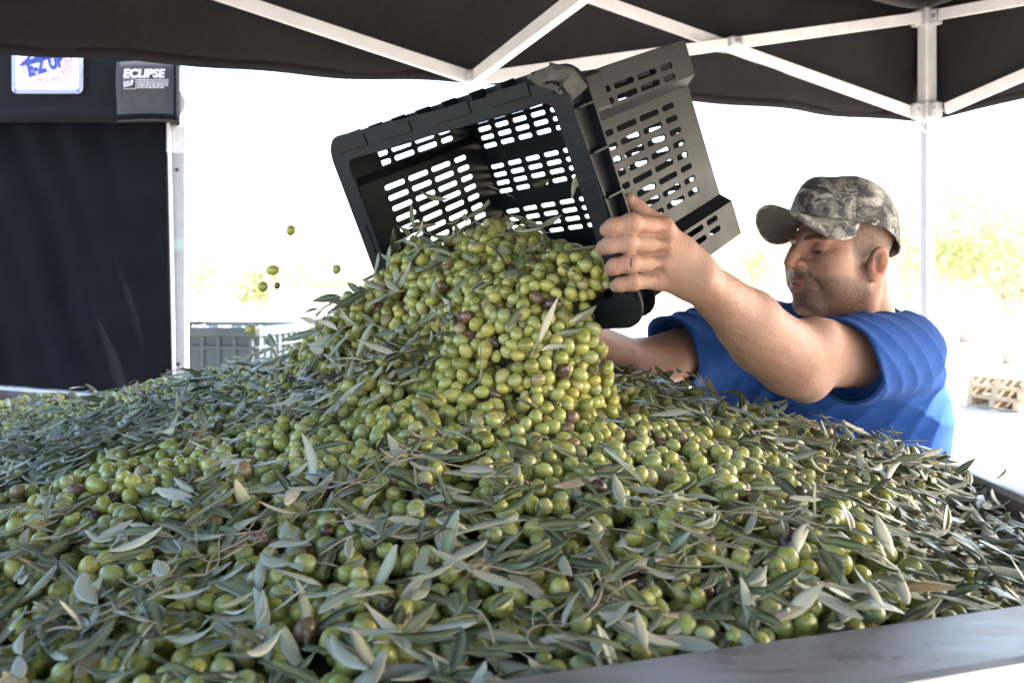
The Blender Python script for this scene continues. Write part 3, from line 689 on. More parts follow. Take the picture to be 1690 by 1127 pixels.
# ------------------------------------------------------------------ the man
HS = .905
def hframe(phi, th, rho):
    F = np.array([-math.cos(phi) * math.cos(th), -math.sin(phi) * math.cos(th), math.sin(th)]); L0 = np.cross([0, 0, 1.], F); L0 /= np.linalg.norm(L0)
    U0 = np.cross(F, L0); L = L0 * math.cos(rho) - U0 * math.sin(rho); return np.stack([F, L, np.cross(F, L)], 1)
HM = hframe(R(27), R(4.8), R(-1.0)); HO = np.array([.5790, 1.76, .0600])
def hl(x, y, z): return HO + HM @ (np.array([x, y, z]) * HS)
def head_sdf(p):
    q = ((p - HO) @ HM) / HS; d = ell(q, (-.018, 0, .045), (.098, .078, .090))
    ay = np.abs(q[:, 1]); m = np.stack([q[:, 0], ay, q[:, 2]], 1)                   # mirror for pairs
    d = smin(d, ell(q, (.036, 0, -.035), (.062, .060, .085)), .035)
    d = smin(d, cone(m, (-.010, .054, -.050), (-.002, .054, -.068), .018, .016), .03)       # jaw angle
    d = smin(d, cone(m, (-.002, .053, -.070), (.070, .016, -.112), .015, .017), .03)        # jaw line
    d = smin(d, ell(q, (.078, 0, -.108), (.020, .024, .019)), .02)
    d = smin(d, ell(m, (.058, .045, -.026), (.030, .022, .020)), .025)                      # cheekbone
    d = smin(d, ell(m, (.045, .046, -.060), (.035, .020, .030)), .03)
    d = smin(d, cone(m, (.089, .0, .014), (.080, .040, .018), .013, .010), .016)            # brow ridge
    d = smax(d, -ell(m, (.103, .032, -.006), (.016, .0185, .0125)), .012)                   # eye socket
    lid = ell(m, (.0785, .033, -.0075), (.0160, .0165, .0150)); lid = smax(lid, -ell(m, (.0955, .034, -.0125), (.0150, .0135, .0042)), .0012)
    lid = smin(lid, cone(m, (.0925, .022, -.0100), (.0900, .046, -.0105), .0016, .0016), .003)   # lid edge
    d = smin(d, lid, .004)
    d = smax(d, -cone(m, (.0965, .020, -.0005), (.0900, .049, -.0015), .0014, .0014), .003)       # upper lid crease
    d = smax(d, -cone(m, (.093, .020, -.0235), (.082, .045, -.0270), .0012, .0012), .006)         # below the eye
    d = smax(d, -cone(m, (.072, .056, -.008), (.060, .062, -.014), .0008, .0008), .004)           # crow's feet
    d = smax(d, -cone(m, (.074, .056, -.003), (.062, .063, -.001), .0008, .0008), .004)
    d = smax(d, -cone(m, (.104, .006, .012), (.102, .007, .024), .0010, .0010), .005)             # frown line
    d = smin(d, cone(q, (.096, 0, .008), (.118, 0, -.022), .0085, .0105), .014)             # nose bridge, hooked
    d = smin(d, cone(q, (.117, 0, -.020), (.125, 0, -.034), .0105, .0115), .008)
    d = smin(d, ell(m, (.111, .0125, -.037), (.012, .0088, .0088)), .006)                   # nostril wing
    d = smax(d, -ell(m, (.118, .007, -.0465), (.007, .0035, .004)), .003)
    d = smin(d, ell(q, (.080, 0, -.068), (.026, .034, .030)), .02)                          # muzzle
    d = smin(d, ell(q, (.100, 0, -.0655), (.0105, .022, .0060)), .006)                      # lips
    d = smin(d, ell(q, (.0975, 0, -.0785), (.0115, .020, .0070)), .006)
    d = smax(d, -cone(m, (.110, .0, -.0720), (.090, .027, -.0755), .0020, .0016), .0028)     # mouth line
    d = smax(d, -cone(m, (.112, .016, -.044), (.085, .039, -.078), .0018, .0018), .010)     # cheek fold
    # ear
    ea = math.radians(-14); ca, sa = math.cos(ea), math.sin(ea)
    e = m - np.array([-.016, .079, -.026]); ex = e[:, 0] * ca - e[:, 2] * sa; ez = e[:, 0] * sa + e[:, 2] * ca; E_ = np.stack([ex, e[:, 1] + .35 * (ex), ez], 1)
    er = ell(E_, (0, .004, 0), (.0195, .0080, .0335)); er = smin(er, ell(E_, (.004, .002, -.027), (.009, .006, .010)), .008)
    er = smax(er, -ell(E_, (.0020, .0130, .004), (.0130, .0100, .0240)), .003)
    er = smin(er, ell(E_, (.0135, .004, -.004), (.005, .006, .007)), .006)
    er = smin(er, cone(E_, (-.004, .0045, .018), (-.008, .0055, -.012), .0035, .004), .006)
    d = smin(d, er, .006)
    # neck
    d = smin(d, cone(q, (-.045, 0, -.045), (-.095, .0, -.185), .056, .062), .03)
    d = smin(d, cone(q, (.02, 0, -.075), (-.045, .0, -.16), .035, .050), .035)
    d = smin(d, cone(m, (-.035, .062, -.055), (-.02, .03, -.175), .012, .012), .02)
    return d * HS
EL = P(1302, 588, 1.54); SH = np.array([.668, 1.715, -.108]); WR = P(1146, 455, 1.375)
FING = [  # (px, py, depth, radius) from knuckle to tip: index, middle, ring, little
    [(1094, 376, 1.338, .0135), (1042, 368, 1.296, .0118), (1013, 373, 1.291, .0110), (1002, 379, 1.303, .0100)],
    [(1094, 404, 1.338, .0138), (1034, 400, 1.296, .0120), (1006, 404, 1.292, .0113), (996, 408, 1.306, .0102)],
    [(1089, 434, 1.346, .0132), (1039, 434, 1.306, .0116), (1015, 439, 1.304, .0109), (1009, 443, 1.318, .0099)],
    [(1081, 461, 1.357, .0122), (1044, 465, 1.322, .0104), (1024, 469, 1.320, .0098), (1017, 471, 1.332, .0088)]]
FING = [[(P(a, b, c), r) for a, b, c, r in f] for f in FING]
THUMB = [(P(1118, 412, 1.372), .017), (P(1088, 372, 1.378), .0150), (P(1054, 347, 1.372), .0120), (P(1038, 330, 1.366), .0098)]
def hand_sdf(p):
    pd = None
    palmc = [P(1140, 430, 1.370), P(1143, 441, 1.372), P(1141, 455, 1.376), P(1135, 468, 1.380)]
    for f, c in zip(FING, palmc):
        a = cone(p, c, f[0][0], .0185, f[0][1] + .001); pd = a if pd is None else smin(pd, a, .016)
    pd = smin(pd, cone(p, P(1100, 425, 1.352), P(1140, 452, 1.376), .022, .026), .02)
    d = pd
    for f in FING:
        fd = None
        for (a, ra), (b, rb) in zip(f[:-1], f[1:]):
            x = cone(p, a, b, ra, rb); fd = x if fd is None else smin(fd, x, .004)
        fd = smin(fd, ell(p, f[1][0] + np.array([0, -.002, 0]), (f[1][1] * 1.08,) * 3), .006)    # knuckle swelling
        d = smin(d, fd, .0022)
        k = f[0][0]; d = smin(d, ell(p, k + np.array([0, -.003, .001]), (.0125,) * 3), .010)
    for f in FING:                                   # knuckle creases and hollows between the knuckles
        for k in (1, 2):
            c = f[k][0]; ax = f[k][0] - f[k - 1][0]; ax = ax / np.linalg.norm(ax)
            for o_ in ((-.0035, 0, .0035) if k == 1 else (0,)):
                z = c + ax * o_ + np.array([0, -f[k][1] * 1.06, 0]); d = smax(d, -cone(p, z + np.array([0, 0, -.006]), z + np.array([0, 0, .006]), .0008, .0008), .0016)
    for f0, f1 in zip(FING[:-1], FING[1:]):
        z = (f0[0][0] + f1[0][0]) / 2 + np.array([-.004, -.0155, 0]); d = smax(d, -ell(p, z + np.array([0, -.004, 0]), (.008, .005, .0034)), .008)
    for f in FING:                                   # extensor tendons on the back of the hand
        d = smin(d, cone(p, f[0][0] + np.array([.006, -.0115, 0]), f[0][0] * .35 + P(1143, 446, 1.352) * .65, .0024, .0018), .007)
    td = None
    for (a, ra), (b, rb) in zip(THUMB[:-1], THUMB[1:]):
        x = cone(p, a, b, ra, rb); td = x if td is None else smin(td, x, .008)
    d = smin(d, td, .012)
    d = smin(d, cone(p, P(1122, 420, 1.366), WR, .021, .024), .02)
    return d
SHR = np.array([.475, 2.02, -.10]); ELR = np.array([.235, 1.845, -.150]); WRR = XC(CA * .52, CB + .055, CC * .42)
HANDR = XC(CA * .40, CB + .022, CC * .38)
def arm_sdf(p):
    fm = WR * .45 + EL * .55
    d = cone(p, WR, fm, .0290, .0455)
    d = smin(d, cone(p, fm, EL, .0455, .0480), .02)
    d = smin(d, ell(p, P(1262, 568, 1.505), (.050, .05, .044)), .03)          # forearm bulk
    d = smin(d, cone(p, P(1308, 612, 1.535), P(1330, 628, 1.56), .030, .034), .03)  # elbow point
    sh2 = SH + np.array([.01, .02, -.022]); d = smin(d, cone(p, EL, sh2, .048, .046), .035)
    d = smin(d, cone(p, P(1350, 564, 1.56), sh2, .038, .044), .03)
    # tendon line along the forearm
    d = smin(d, cone(p, P(1165, 462, 1.35), P(1245, 545, 1.465), .010, .012), .02)
    # right arm, going behind the crate
    r = cone(p, SHR, ELR, .058, .045); r = smin(r, cone(p, ELR, WRR, .044, .029), .03)
    r = smin(r, cone(p, WRR, HANDR, .028, .024), .02)
    for k in range(4):
        b0 = XC(CA * .40 + .028 * (k - 1.5), CB + .016, CC * .34); b1 = XC(CA * .40 + .03 * (k - 1.5), CB + .012, CC * .12); b2 = XC(CA * .40 + .03 * (k - 1.5), CB + .014, .07)
        r = smin(r, smin(cone(p, b0, b1, .012, .010), cone(p, b1, b2, .010, .009), .004), .006)
    r = smin(r, cone(p, WRR, XC(CA * .52 + .02, CB + .014, CC * .30), .014, .010), .012)
    return np.minimum(d, r)
TM = hframe(R(27), R(-14), 0)
CH = np.array([.668, 1.925, -.225]); AB = np.array([.715, 1.985, -.52])
def torso_sdf(p):
    d = ell(p, CH, (.125, .185, .215), TM); d = smin(d, ell(p, AB, (.13, .168, .27), TM), .08)
    d = smin(d, cone(p, SH + np.array([.02, .03, -.02]), SHR + np.array([.02, 0, -.01]), .058, .062), .07)
    return d
def body_fn(p):
    d = np.full(len(p), 1.0)
    hd = np.linalg.norm(p - HO, axis=1) < .36
    if hd.any(): d[hd] = head_sdf(p[hd])
    d = smin(d, torso_sdf(p) + .024, .03)
    d = smin(d, arm_sdf(p), .02)
    hn = np.linalg.norm(p - P(1080, 420, 1.34), axis=1) < .2
    if hn.any(): d[hn] = smin(d[hn], hand_sdf(p[hn]), .016)
    return d
HEMC = P(1386, 593, 1.595); HEMR = np.array([.305, 1.896, -.126])
def sleeve(p, sh, hem, r0, r1, wseed, sag, tilt=0):
    ax = hem - sh; L = np.linalg.norm(ax); ax = ax / L; t = (p - sh) @ ax
    c = np.zeros_like(p); c[:, 2] = -sag * np.clip(t / L, 0, 1)
    q = p - c; d = cone(q, sh, sh + ax * (L + .08), r0, r1)
    fold = (.0048 + .0028 * wob(p, 9, wseed + 7)) * (np.abs(np.sin((p @ np.array([44., 26., 52.])) + 2.4 * wob(p, 11, wseed))) ** .65 - .6) + .003 * wob(p, 24, wseed + 9) * np.clip((t / L) * 1.2, .15, 1)
    d = d + fold
    hemt = L + .006 * wob(p, 18, wseed + 3) + tilt * (p[:, 2] - hem[2])
    d = smax(d, t - hemt, .004)
    inner = cone(q, sh, sh + ax * (L + .1), r0 - .009, r1 - .007) + fold
    return smax(d, -smax(inner, -(t - hemt + .05), .004), .003)
def shirt_fn(p):
    d = torso_sdf(p) - .006
    nk = hl(-.075, 0, -.150)
    d = smin(d, cone(p, nk + np.array([.012, .02, -.034]), SH + np.array([.0, .05, -.012]), .050, .052), .05)
    d = smin(d, cone(p, nk + np.array([.012, .02, -.034]), SHR + np.array([.02, 0, -.012]), .050, .054), .05)
    # cloth hanging from the right sleeve to the belly
    d = smin(d, cone(p, np.array([.40, 1.985, -.17]), np.array([.545, 1.95, -.40]), .05, .09), .05)
    wr = .0085 * np.abs(np.sin(p @ np.array([34., -16., 40.]) + 1.7 * wob(p, 7, 5))) ** .7 + .0050 * np.abs(np.sin(p @ np.array([-48., 20., 44.]) + 1.6 * wob(p, 9, 8))) ** .7 + .003 * wob(p, 22, 9) - .006
    d = d + wr * (.55 + .45 * np.clip(wob(p, 6, 21), -1, 1))
    d = smin(d, sleeve(p, SH + np.array([0, 0, -.008]), HEMC, .071, .078, 31, .004, .36), .028)
    d = smin(d, sleeve(p, SHR, HEMR, .074, .071, 51, .0, .15), .05)
    # neck opening
    ax = np.array([-.10, -.04, .99]); ax = ax / np.linalg.norm(ax); c0 = nk + np.array([-.006, -.006, .035])
    q = (p - c0); t = q @ ax; rad = np.linalg.norm(q - t[:, None] * ax, axis=1)
    hole = smax(rad - .073, -(t + .055), .01)
    d = smax(d, -hole, .006)
    col_ = np.sqrt((rad - .076) ** 2 + (t + .026) ** 2) - .0080
    return smin(d, np.maximum(col_, -1), .008)
man = empty('person', (.72, 1.98, 0), 'man in blue t-shirt and grey camouflage cap tipping the crate of olives', 'person')
bm_, bv = sdf_mesh('body', body_fn, (-.16, 1.24, -.62), (.92, 2.26, .26), .0028)
def refine(me, V, fn):
    b = bmesh.new(); b.from_mesh(me); b.verts.ensure_lookup_table()
    ql = ((V - HO) @ HM) / HS; msk = ((ql[:, 0] > .03) & (np.linalg.norm(ql, axis=1) < .19) & (ql[:, 2] < .06)) | ((np.abs(ql[:, 0] + .016) < .035) & (ql[:, 1] > .06) & (np.abs(ql[:, 2] + .026) < .05))
    msk |= np.linalg.norm(V - P(1065, 410, 1.33), axis=1) < .115
    ed = [e for e in b.edges if msk[e.verts[0].index] and msk[e.verts[1].index]]
    bmesh.ops.subdivide_edges(b, edges=ed, cuts=1, use_grid_fill=True)
    bmesh.ops.triangulate(b, faces=[f for f in b.faces if len(f.verts) > 4])
    m2 = bpy.data.meshes.new('body'); b.to_mesh(m2); b.free(); v = np.zeros(len(m2.vertices) * 3, np.float32); m2.vertices.foreach_get('co', v); v = v.reshape(-1, 3).astype(float)
    ql = ((v - HO) @ HM) / HS; k = np.where((np.linalg.norm(ql, axis=1) < .2) | (np.linalg.norm(v - P(1065, 410, 1.33), axis=1) < .13))[0]
    for _ in range(3):
        x = v[k]; d0 = fn(x); e = .0008; g = np.stack([fn(x + np.eye(3)[i] * e) - fn(x - np.eye(3)[i] * e) for i in range(3)], 1) / (2 * e)
        v[k] = x - np.clip(d0 / np.maximum((g ** 2).sum(1), .2), -.0015, .0015)[:, None] * g
    m2.shade_smooth(); return m2, v
bm_, bv = refine(bm_, bv, body_fn)
# per-vertex skin tint: lips, stubble, cropped hair, brows, ears
q = ((bv - HO) @ HM) / HS; ay = np.abs(q[:, 1])
tint = np.tile(np.array([.305, .190, .143]), (len(bv), 1)); inhead = (np.linalg.norm(q, axis=1) < .19)
def blend(mask, c):
    global tint
    mask = np.clip(mask, 0, 1)[:, None]; tint = tint * (1 - mask) + np.array(c) * mask
def sst(x, a, b): t = np.clip((x - a) / (b - a), 0, 1); return t * t * (3 - 2 * t)
hd = inhead.astype(float)
blend(hd * .6, (.275, .155, .112))
nz = wob(q, 60, 3) * .006; spk_ = np.clip(rng.normal(size=len(q)), -1.5, 1.5)
beard = sst(-q[:, 2] + nz, .048, .072) * sst(q[:, 2], -.165, -.125) * sst(q[:, 0] + nz, -.03, .0)
side_b = sst(q[:, 0], -.022, -.004) * sst(-q[:, 0], -.040, -.018) * sst(-q[:, 2], -.02, .02)
must = sst(-q[:, 2], .046, .054) * sst(q[:, 0], .085, .093) * sst(-ay, -.034, -.024)
blend(hd * np.maximum(np.maximum(beard, side_b * .8), must) * (.70 + .16 * spk_), (.085, .056, .045))
ip = np.exp(-((q[:, 0] - .104) / .013) ** 2 - ((q[:, 2] + .072) / .0105) ** 2 - (ay / .021) ** 2); blend(hd * sst(ip, .3, .55) * .75, (.34, .13, .115))
hair = sst(q[:, 2] + nz * 1.5, -.034, -.004) * sst(-q[:, 0] + nz * 2 + .25 * q[:, 2], -.050, -.026) * (1 - sst(ay, .083, .087))
hair = np.maximum(hair, sst(-q[:, 0], .040, .055) * sst(q[:, 2], -.085, -.06))
blend(hd * hair * (.78 + .14 * spk_), (.075, .052, .040))
brow = np.exp(-((q[:, 2] - (.0135 + .004 * np.sin((ay - .012) / .04 * 3.1))) / .0056) ** 2) * sst(ay, .008, .014) * sst(-ay, -.056, -.046) * (q[:, 0] > .06)
blend(hd * sst(brow + .08 * spk_, .25, .6) * .92, (.035, .024, .018))
lash = np.exp(-((q[:, 2] + .0115) / .0020) ** 2) * sst(ay, .016, .02) * sst(-ay, -.052, -.046) * (q[:, 0] > .07); blend(hd * lash * .9, (.03, .02, .015))
sock = np.exp(-((q[:, 2] + .004) / .014) ** 2 - ((ay - .032) / .02) ** 2) * (q[:, 0] > .06); blend(hd * sock * .35, (.30, .15, .11))
blend(hd * (sst(ay, .080, .088) * (np.abs(q[:, 0] + .016) < .035)) * .6, (.45, .19, .14))
nosr = np.exp(-((q[:, 0] - .12) / .02) ** 2 - (ay / .02) ** 2 - ((q[:, 2] + .03) / .02) ** 2); blend(hd * nosr * .4, (.38, .18, .135))
kn = np.zeros(len(bv))
for f in FING:
    for k in (1, 2): kn = np.maximum(kn, np.exp(-(np.linalg.norm(bv - f[k][0] - np.array([0, -.008, 0]), axis=1) / .007) ** 2))
    kn = np.maximum(kn, .8 * np.exp(-(np.linalg.norm(bv - f[0][0] - np.array([0, -.010, 0]), axis=1) / .010) ** 2))
blend(kn * .4, (.36, .17, .13))
at = bm_.color_attributes.new('tint', 'FLOAT_COLOR', 'POINT')
at.data.foreach_set('color', np.concatenate([tint, np.ones((len(tint), 1))], 1).astype(np.float32).ravel())
body_g = np.zeros(len(bv) * 3, np.float32); bm_.vertices.foreach_set('co', bv.astype(np.float32).ravel()); bm_.update(); body_g = np.array([v.normal[:] for v in bm_.vertices])
bv2 = bv.copy(); bv2[:, 2] += EYE; bv2 -= np.array(man.location)
bm_.vertices.foreach_set('co', bv2.astype(np.float32).ravel()); bm_.update()
def mchild(name, me, m, mods=None):
    o = link(name, me, m); o.parent = man; return o
mchild('body', bm_, M_['skin'])
sm_, sv = sdf_mesh('shirt', shirt_fn, (.20, 1.50, -.68), (.96, 2.26, .14), .0036)
sv[:, 2] += EYE; sv -= np.array(man.location); sm_.vertices.foreach_set('co', sv.astype(np.float32).ravel()); sm_.update()
mchild('shirt', sm_, M_['shirt'])
hv = []; hf = []
sel = np.where((np.linalg.norm(np.cross(bv - WR, (EL - WR) / np.linalg.norm(EL - WR)), axis=1) < .075) & (((bv - WR) @ (EL - WR)) / ((EL - WR) @ (EL - WR)) > .12) & (((bv - WR) @ (EL - WR)) / ((EL - WR) @ (EL - WR)) < 1.1) & (bv[:, 1] < 1.62))[0]
eps_ = 1e-3
for i in rng.choice(sel, min(2600, len(sel)), replace=False):
    p0 = bv[i]; g0 = np.array([body_g[i, 0], body_g[i, 1], body_g[i, 2]]); d0 = (WR - EL) / np.linalg.norm(WR - EL) * .7 + np.array([0, 0, -.5]) + rng.normal(size=3) * .35
    d0 = d0 - g0 * (d0 @ g0); d0 = d0 / np.linalg.norm(d0); L = rng.uniform(.006, .013); sd = np.cross(d0, g0) * .00011
    k = len(hv); a0 = p0 - g0 * .0005; a1 = p0 + d0 * L * .5 + g0 * L * .22; a2 = p0 + d0 * L + g0 * L * .28
    hv += [a0 - sd, a0 + sd, a1 + sd * .8, a1 - sd * .8, a2]; hf += [(k, k + 1, k + 2, k + 3), (k + 3, k + 2, k + 4)]
hv = np.array(hv); hv[:, 2] += EYE; hv -= np.array(man.location)
tag(mchild('arm_hair', pydata('arm_hair', hv, hf), M_['lash']), kind='stuff')
# trousers and shoes, behind the bin
def trousers_fn(p):
    hip = AB + np.array([.02, .01, -.22]); Lx = TM[:, 1]
    d = ell(p, hip, (.14, .17, .14), TM)
    for s in (1, -1):
        h = hip + Lx * .085 * s + np.array([0, 0, -.06]); k = h + np.array([-.02, 0, -.34]); f = np.array([k[0] + .02, k[1], -1.44])
        d = smin(d, cone(p, h, k, .088, .066), .03); d = smin(d, cone(p, k, f, .066, .058), .02)
    return d + .003 * wob(p, 25, 4)
tmesh, tv = sdf_mesh('trousers', trousers_fn, (.48, 1.68, -1.52), (1.02, 2.34, -.55), .010, 8)
tv[:, 2] += EYE; tv -= np.array(man.location); tmesh.vertices.foreach_set('co', tv.astype(np.float32).ravel()); tmesh.update(); mchild('trousers', tmesh, M_['trouser'])
for s in (1, -1):
    f = AB + TM[:, 1] * .085 * s; f0 = np.array([f[0] + .02, f[1] + .01, -1.44]); fw = np.array([-.89, -.45, 0])
    def shoe(p, f0=f0): return smax(smin(cone(p, f0 + np.array([0, 0, .03]), f0 + np.array([0, 0, -.01]), .055, .05), cone(p, f0 - fw * .03 + np.array([0, 0, -.01]), f0 + fw * .15 + np.array([0, 0, -.02]), .045, .042), .03), -(p[:, 2] + 1.498), .005)
    me, v_ = sdf_mesh('shoe', shoe, f0 - .26, f0 + .26, .010, 8); v_[:, 2] += EYE; v_ -= np.array(man.location); me.vertices.foreach_set('co', v_.astype(np.float32).ravel()); me.update(); mchild('shoe', me, M_['shoe'])
# eyes under the lowered lids, brows and lashes
for s in (1, -1):
    c = hl(.0785, .033 * s, -.0075)
    bmx = bmesh.new(); bmesh.ops.create_uvsphere(bmx, u_segments=20, v_segments=12, radius=.0143 * HS); me = bpy.data.meshes.new('eyeball'); bmx.to_mesh(me); bmx.free(); me.shade_smooth()
    o = mchild('eyeball', me, M_['eye_dark']); o.location = w(c) - man.location
# cap
def cap_pt(az, t, out=0.0):
    """crown surface: az 0 = forward, t 0 = lower edge, 1 = top"""
    ca_, sa_ = math.cos(az), math.sin(az); lowz = .042 + .012 * ca_ - .032 * max(0, -ca_) ** 1.3
    ph = t * math.pi / 2; e = math.cos(ph) ** .80 if t < 1 else 0; zt = .142
    rx = .109 + .009 * (ca_ > 0); ry = .0905
    bulge = 1 + .012 * math.cos(6 * az + math.pi) * 0
    seam = -.0016 * math.exp(-(((az / (math.pi / 3)) % 1 - .5) ** 2 - .0) * 0) if False else 0
    k = abs(((az / (math.pi / 3) + .5) % 1) - .5); seam = -.0018 * math.exp(-(k / .035) ** 2) * min(1, 4 * (1 - t))
    x = -.014 + (rx + out + seam) * e * ca_; y = (ry + out + seam) * e * sa_
    z = lowz + (zt - lowz) * math.sin(ph) ** .92 + .004 * math.sin(3 * az + 5 * t) * math.sin(ph * 2) + .008 * (ca_ > 0) * ca_ * math.sin(math.pi * t) ** 2
    return hl(x, y, z)
na, nt_ = 96, 22
vs = [w(cap_pt(2 * math.pi * i / na, j / (nt_ - 1))) - man.location for j in range(nt_) for i in range(na)]
fs = [(j * na + i, j * na + (i + 1) % na, (j + 1) * na + (i + 1) % na, (j + 1) * na + i) for j in range(nt_ - 1) for i in range(na)]
crown = mchild('cap', pydata('cap', vs, fs), M_['camo']); crown.data.shade_smooth()
sm = crown.modifiers.new('thickness', 'SOLIDIFY'); sm.thickness = .003; sm.offset = 1
def brim_pt(s, r):
    az = s * R(66); b = cap_pt(az, .0); q = ((b - HO) @ HM) / HS
    ln = .082 * (1 - .80 * abs(s) ** 3)
    q2 = q + np.array([1, .25 * s, 0]) * ln * r
    q2[2] += .014 * r * (1 - s * s) - .088 * s * s * (1 - .72 * s ** 4) * r ** .9 - .002
    return hl(*q2)
nb_, nr_ = 49, 12
def brim_mesh(off):
    vs = []
    for i in range(nb_):
        for j in range(nr_):
            p0 = brim_pt(i / (nb_ - 1) * 2 - 1, j / (nr_ - 1)); vs.append(w(p0 + HM[:, 2] * off) - man.location)
    fs = [(i * nr_ + j, (i + 1) * nr_ + j, (i + 1) * nr_ + j + 1, i * nr_ + j + 1) for i in range(nb_ - 1) for j in range(nr_ - 1)]
    return vs, fs
for nm, off, m in (('brim', .0016, 'camo'), ('brim_lining', -.0016, 'brim_under')):
    o = link(nm, pydata(nm, *brim_mesh(off)), M_[m], crown, True); sm = o.modifiers.new('thickness', 'SOLIDIFY'); sm.thickness = .0030; sm.offset = 0
edge = [w(brim_pt(i / 48 * 2 - 1, 1)) - man.location for i in range(49)]
MB().tube(edge, .0028, 6).build('brim_edge', M_['camo'], crown, True)
tp_ = w(cap_pt(0, 1)) - man.location; MB().tube([tp_ - Vector((0, 0, .004)), tp_ + Vector((0, 0, .003)), tp_ + Vector((0, 0, .005))], [.008, .007, .003], 10).build('cap_button', M_['camo'], crown, True)
for k in range(6):                                    # stitched seams between the crown panels
    az = k * math.pi / 3
    for da in (-.035, .035):
        MB().tube([w(cap_pt(az + da * (1 + t / 14.), t / 20., .0032)) - man.location for t in range(0, 19)], .0007, 4).build('seam', M_['brim_under'], crown)

# ------------------------------------------------------------------ the heap of olives and leaves
CTRL = np.array([P(*q) for q in (
    (845, 1127, .735), (580, 970, .85), (840, 750, 1.12), (840, 655, 1.35), (300, 765, 1.24), (100, 800, 1.17), (100, 1000, .87), (60, 672, 2.35), (-150, 695, 2.35), (-300, 900, 1.2),
    (200, 640, 2.30), (330, 622, 2.25), (430, 590, 2.15), (300, 685, 1.6), (550, 635, 1.6), (540, 590, 1.95), (800, 545, 2.0), (1000, 602, 1.76), (1090, 624, 1.69), (1050, 700, 1.35), (1200, 664, 1.68), (1300, 790, 1.15), (1300, 692, 1.62),
    (1500, 940, .93), (1400, 722, 1.54), (1500, 748, 1.46), (1570, 815, 1.38), (1655, 930, 1.16), (1700, 1015, .955), (1250, 1030, .81), (-100, 1150, .72), (300, 1120, .74), (700, 850, .98), (1000, 900, .92), (200, 560, 2.9))])
CTRL[-1, 2] = -.26
def _phi(a, b):
    r2 = ((a[:, None, :] - b[None]) ** 2).sum(-1); return .5 * r2 * np.log(r2 + 1e-9)
_A = np.zeros((len(CTRL) + 3,) * 2); _xy = CTRL[:, :2]; _A[:-3, :-3] = _phi(_xy, _xy) + np.eye(len(CTRL)) * .02; _A[:-3, -3:] = np.c_[np.ones(len(CTRL)), _xy]; _A[-3:, :-3] = _A[:-3, -3:].T
_w = np.linalg.solve(_A, np.r_[CTRL[:, 2], 0, 0, 0])
def H(xy):
    z = _phi(xy, _xy) @ _w[:-3] + np.c_[np.ones(len(xy)), xy] @ _w[-3:]
    q = np.c_[xy, np.zeros(len(xy))]
    return np.clip(z, -.31, 0) + .008 * wob(q, 16, 77) + .004 * wob(q, 45, 78)
def bin_clear(xy):
    """distance inside the bin walls"""
    m = np.full(len(xy), 9.)
    for i in range(4):
        a, b = BIN[i], BIN[(i + 1) % 4]; d = (b - a) / np.linalg.norm(b - a); m = np.minimum(m, (xy - a) @ np.array([-d[1], d[0]]))
    return m
K1a, K1b = XC(CA * .16, CB * .87, .02), XC(CA * .79, CB * .92, .02)
K2a, K2b = XC(CA * .14, CB * .98, -.045), XC(CA * .70, CB * .98, -.04)
K3a, K3b = XC(CA * .10, CB * 1.22, -.05), XC(CA * .54, CB * 1.16, -.05)
K6a, K6b = P(600, 545, 1.72), P(500, 590, 1.95); K7a, K7b = P(850, 585, 1.42), P(1000, 622, 1.56)
K8a, K8b = XC(CA * .35, CB * 1.08, -.06), P(660, 640, 1.46)
K4 = XC(CA * .30, CB * .86, .10); K5 = XC(CA * .55, CB * .90, .12)
def heap_sdf(p, walls=True):
    d = (p[:, 2] - H(p[:, :2])) * .9
    m = cone(p, K1a, K1b, .110, .082); m = smin(m, cone(p, K2a, K2b, .090, .085), .05); m = smin(m, cone(p, K3a, K3b, .085, .075), .06)
    m = smin(m, cone(p, K4, K5, .092, .078), .05)
    m = smin(m, cone(p, K6a, K6b, .055, .02), .07); m = smin(m, cone(p, K7a, K7b, .082, .06), .07)
    m = smin(m, cone(p, K8a, K8b, .085, .055), .07)
    m = m + .013 * wob(p, 20, 90) + .007 * wob(p, 48, 91)
    if walls:
        c = to_crate(p); inside = c[:, 2] > -.002
        box = np.maximum(np.maximum(.050 - c[:, 0], c[:, 0] - (CA - .050)), np.maximum(c[:, 1] - (CB - .048), c[:, 2] - (CC - .012)))
        m = np.where(inside, np.maximum(m, box), m)
    d = smin(d, m, .09)
    if walls:                                    # keep clear of the crate's own walls
        c = to_crate(p); out = np.maximum(np.maximum(-c[:, 0] - .0, c[:, 0] - CA), np.maximum(np.maximum(-c[:, 1], c[:, 1] - CB), np.maximum(-c[:, 2] - .002, c[:, 2] - CC)))
        inn = np.maximum(np.maximum(.048 - c[:, 0], c[:, 0] - (CA - .048)), np.maximum(np.maximum(.048 - c[:, 1], c[:, 1] - (CB - .046)), np.maximum(-c[:, 2] - .02, c[:, 2] - (CC - .01))))
        shell = np.maximum(out, -inn)            # negative within the walls
        d = np.maximum(d, -(shell - .006))
    return d
def grad(p, e=.004):
    g = np.stack([heap_sdf(p + np.eye(3)[i] * e) - heap_sdf(p - np.eye(3)[i] * e) for i in range(3)], 1)
    return g / np.maximum(np.linalg.norm(g, axis=1), 1e-9)[:, None]
def view_ok(p, m=1.18):
    return (np.abs(p[:, 0]) < .5145 * p[:, 1] * m + .05) & (p[:, 1] > .55) & (p[:, 2] / p[:, 1] > -.42 * m)
def mound_w(p):
    """1 on the olives poured from the crate, 0 on the old heap"""
    m = cone(p, K1a, K1b, .12, .11); m = np.minimum(m, cone(p, K3a, K3b, .12, .12)); return 1 - sst(m, .0, .07)
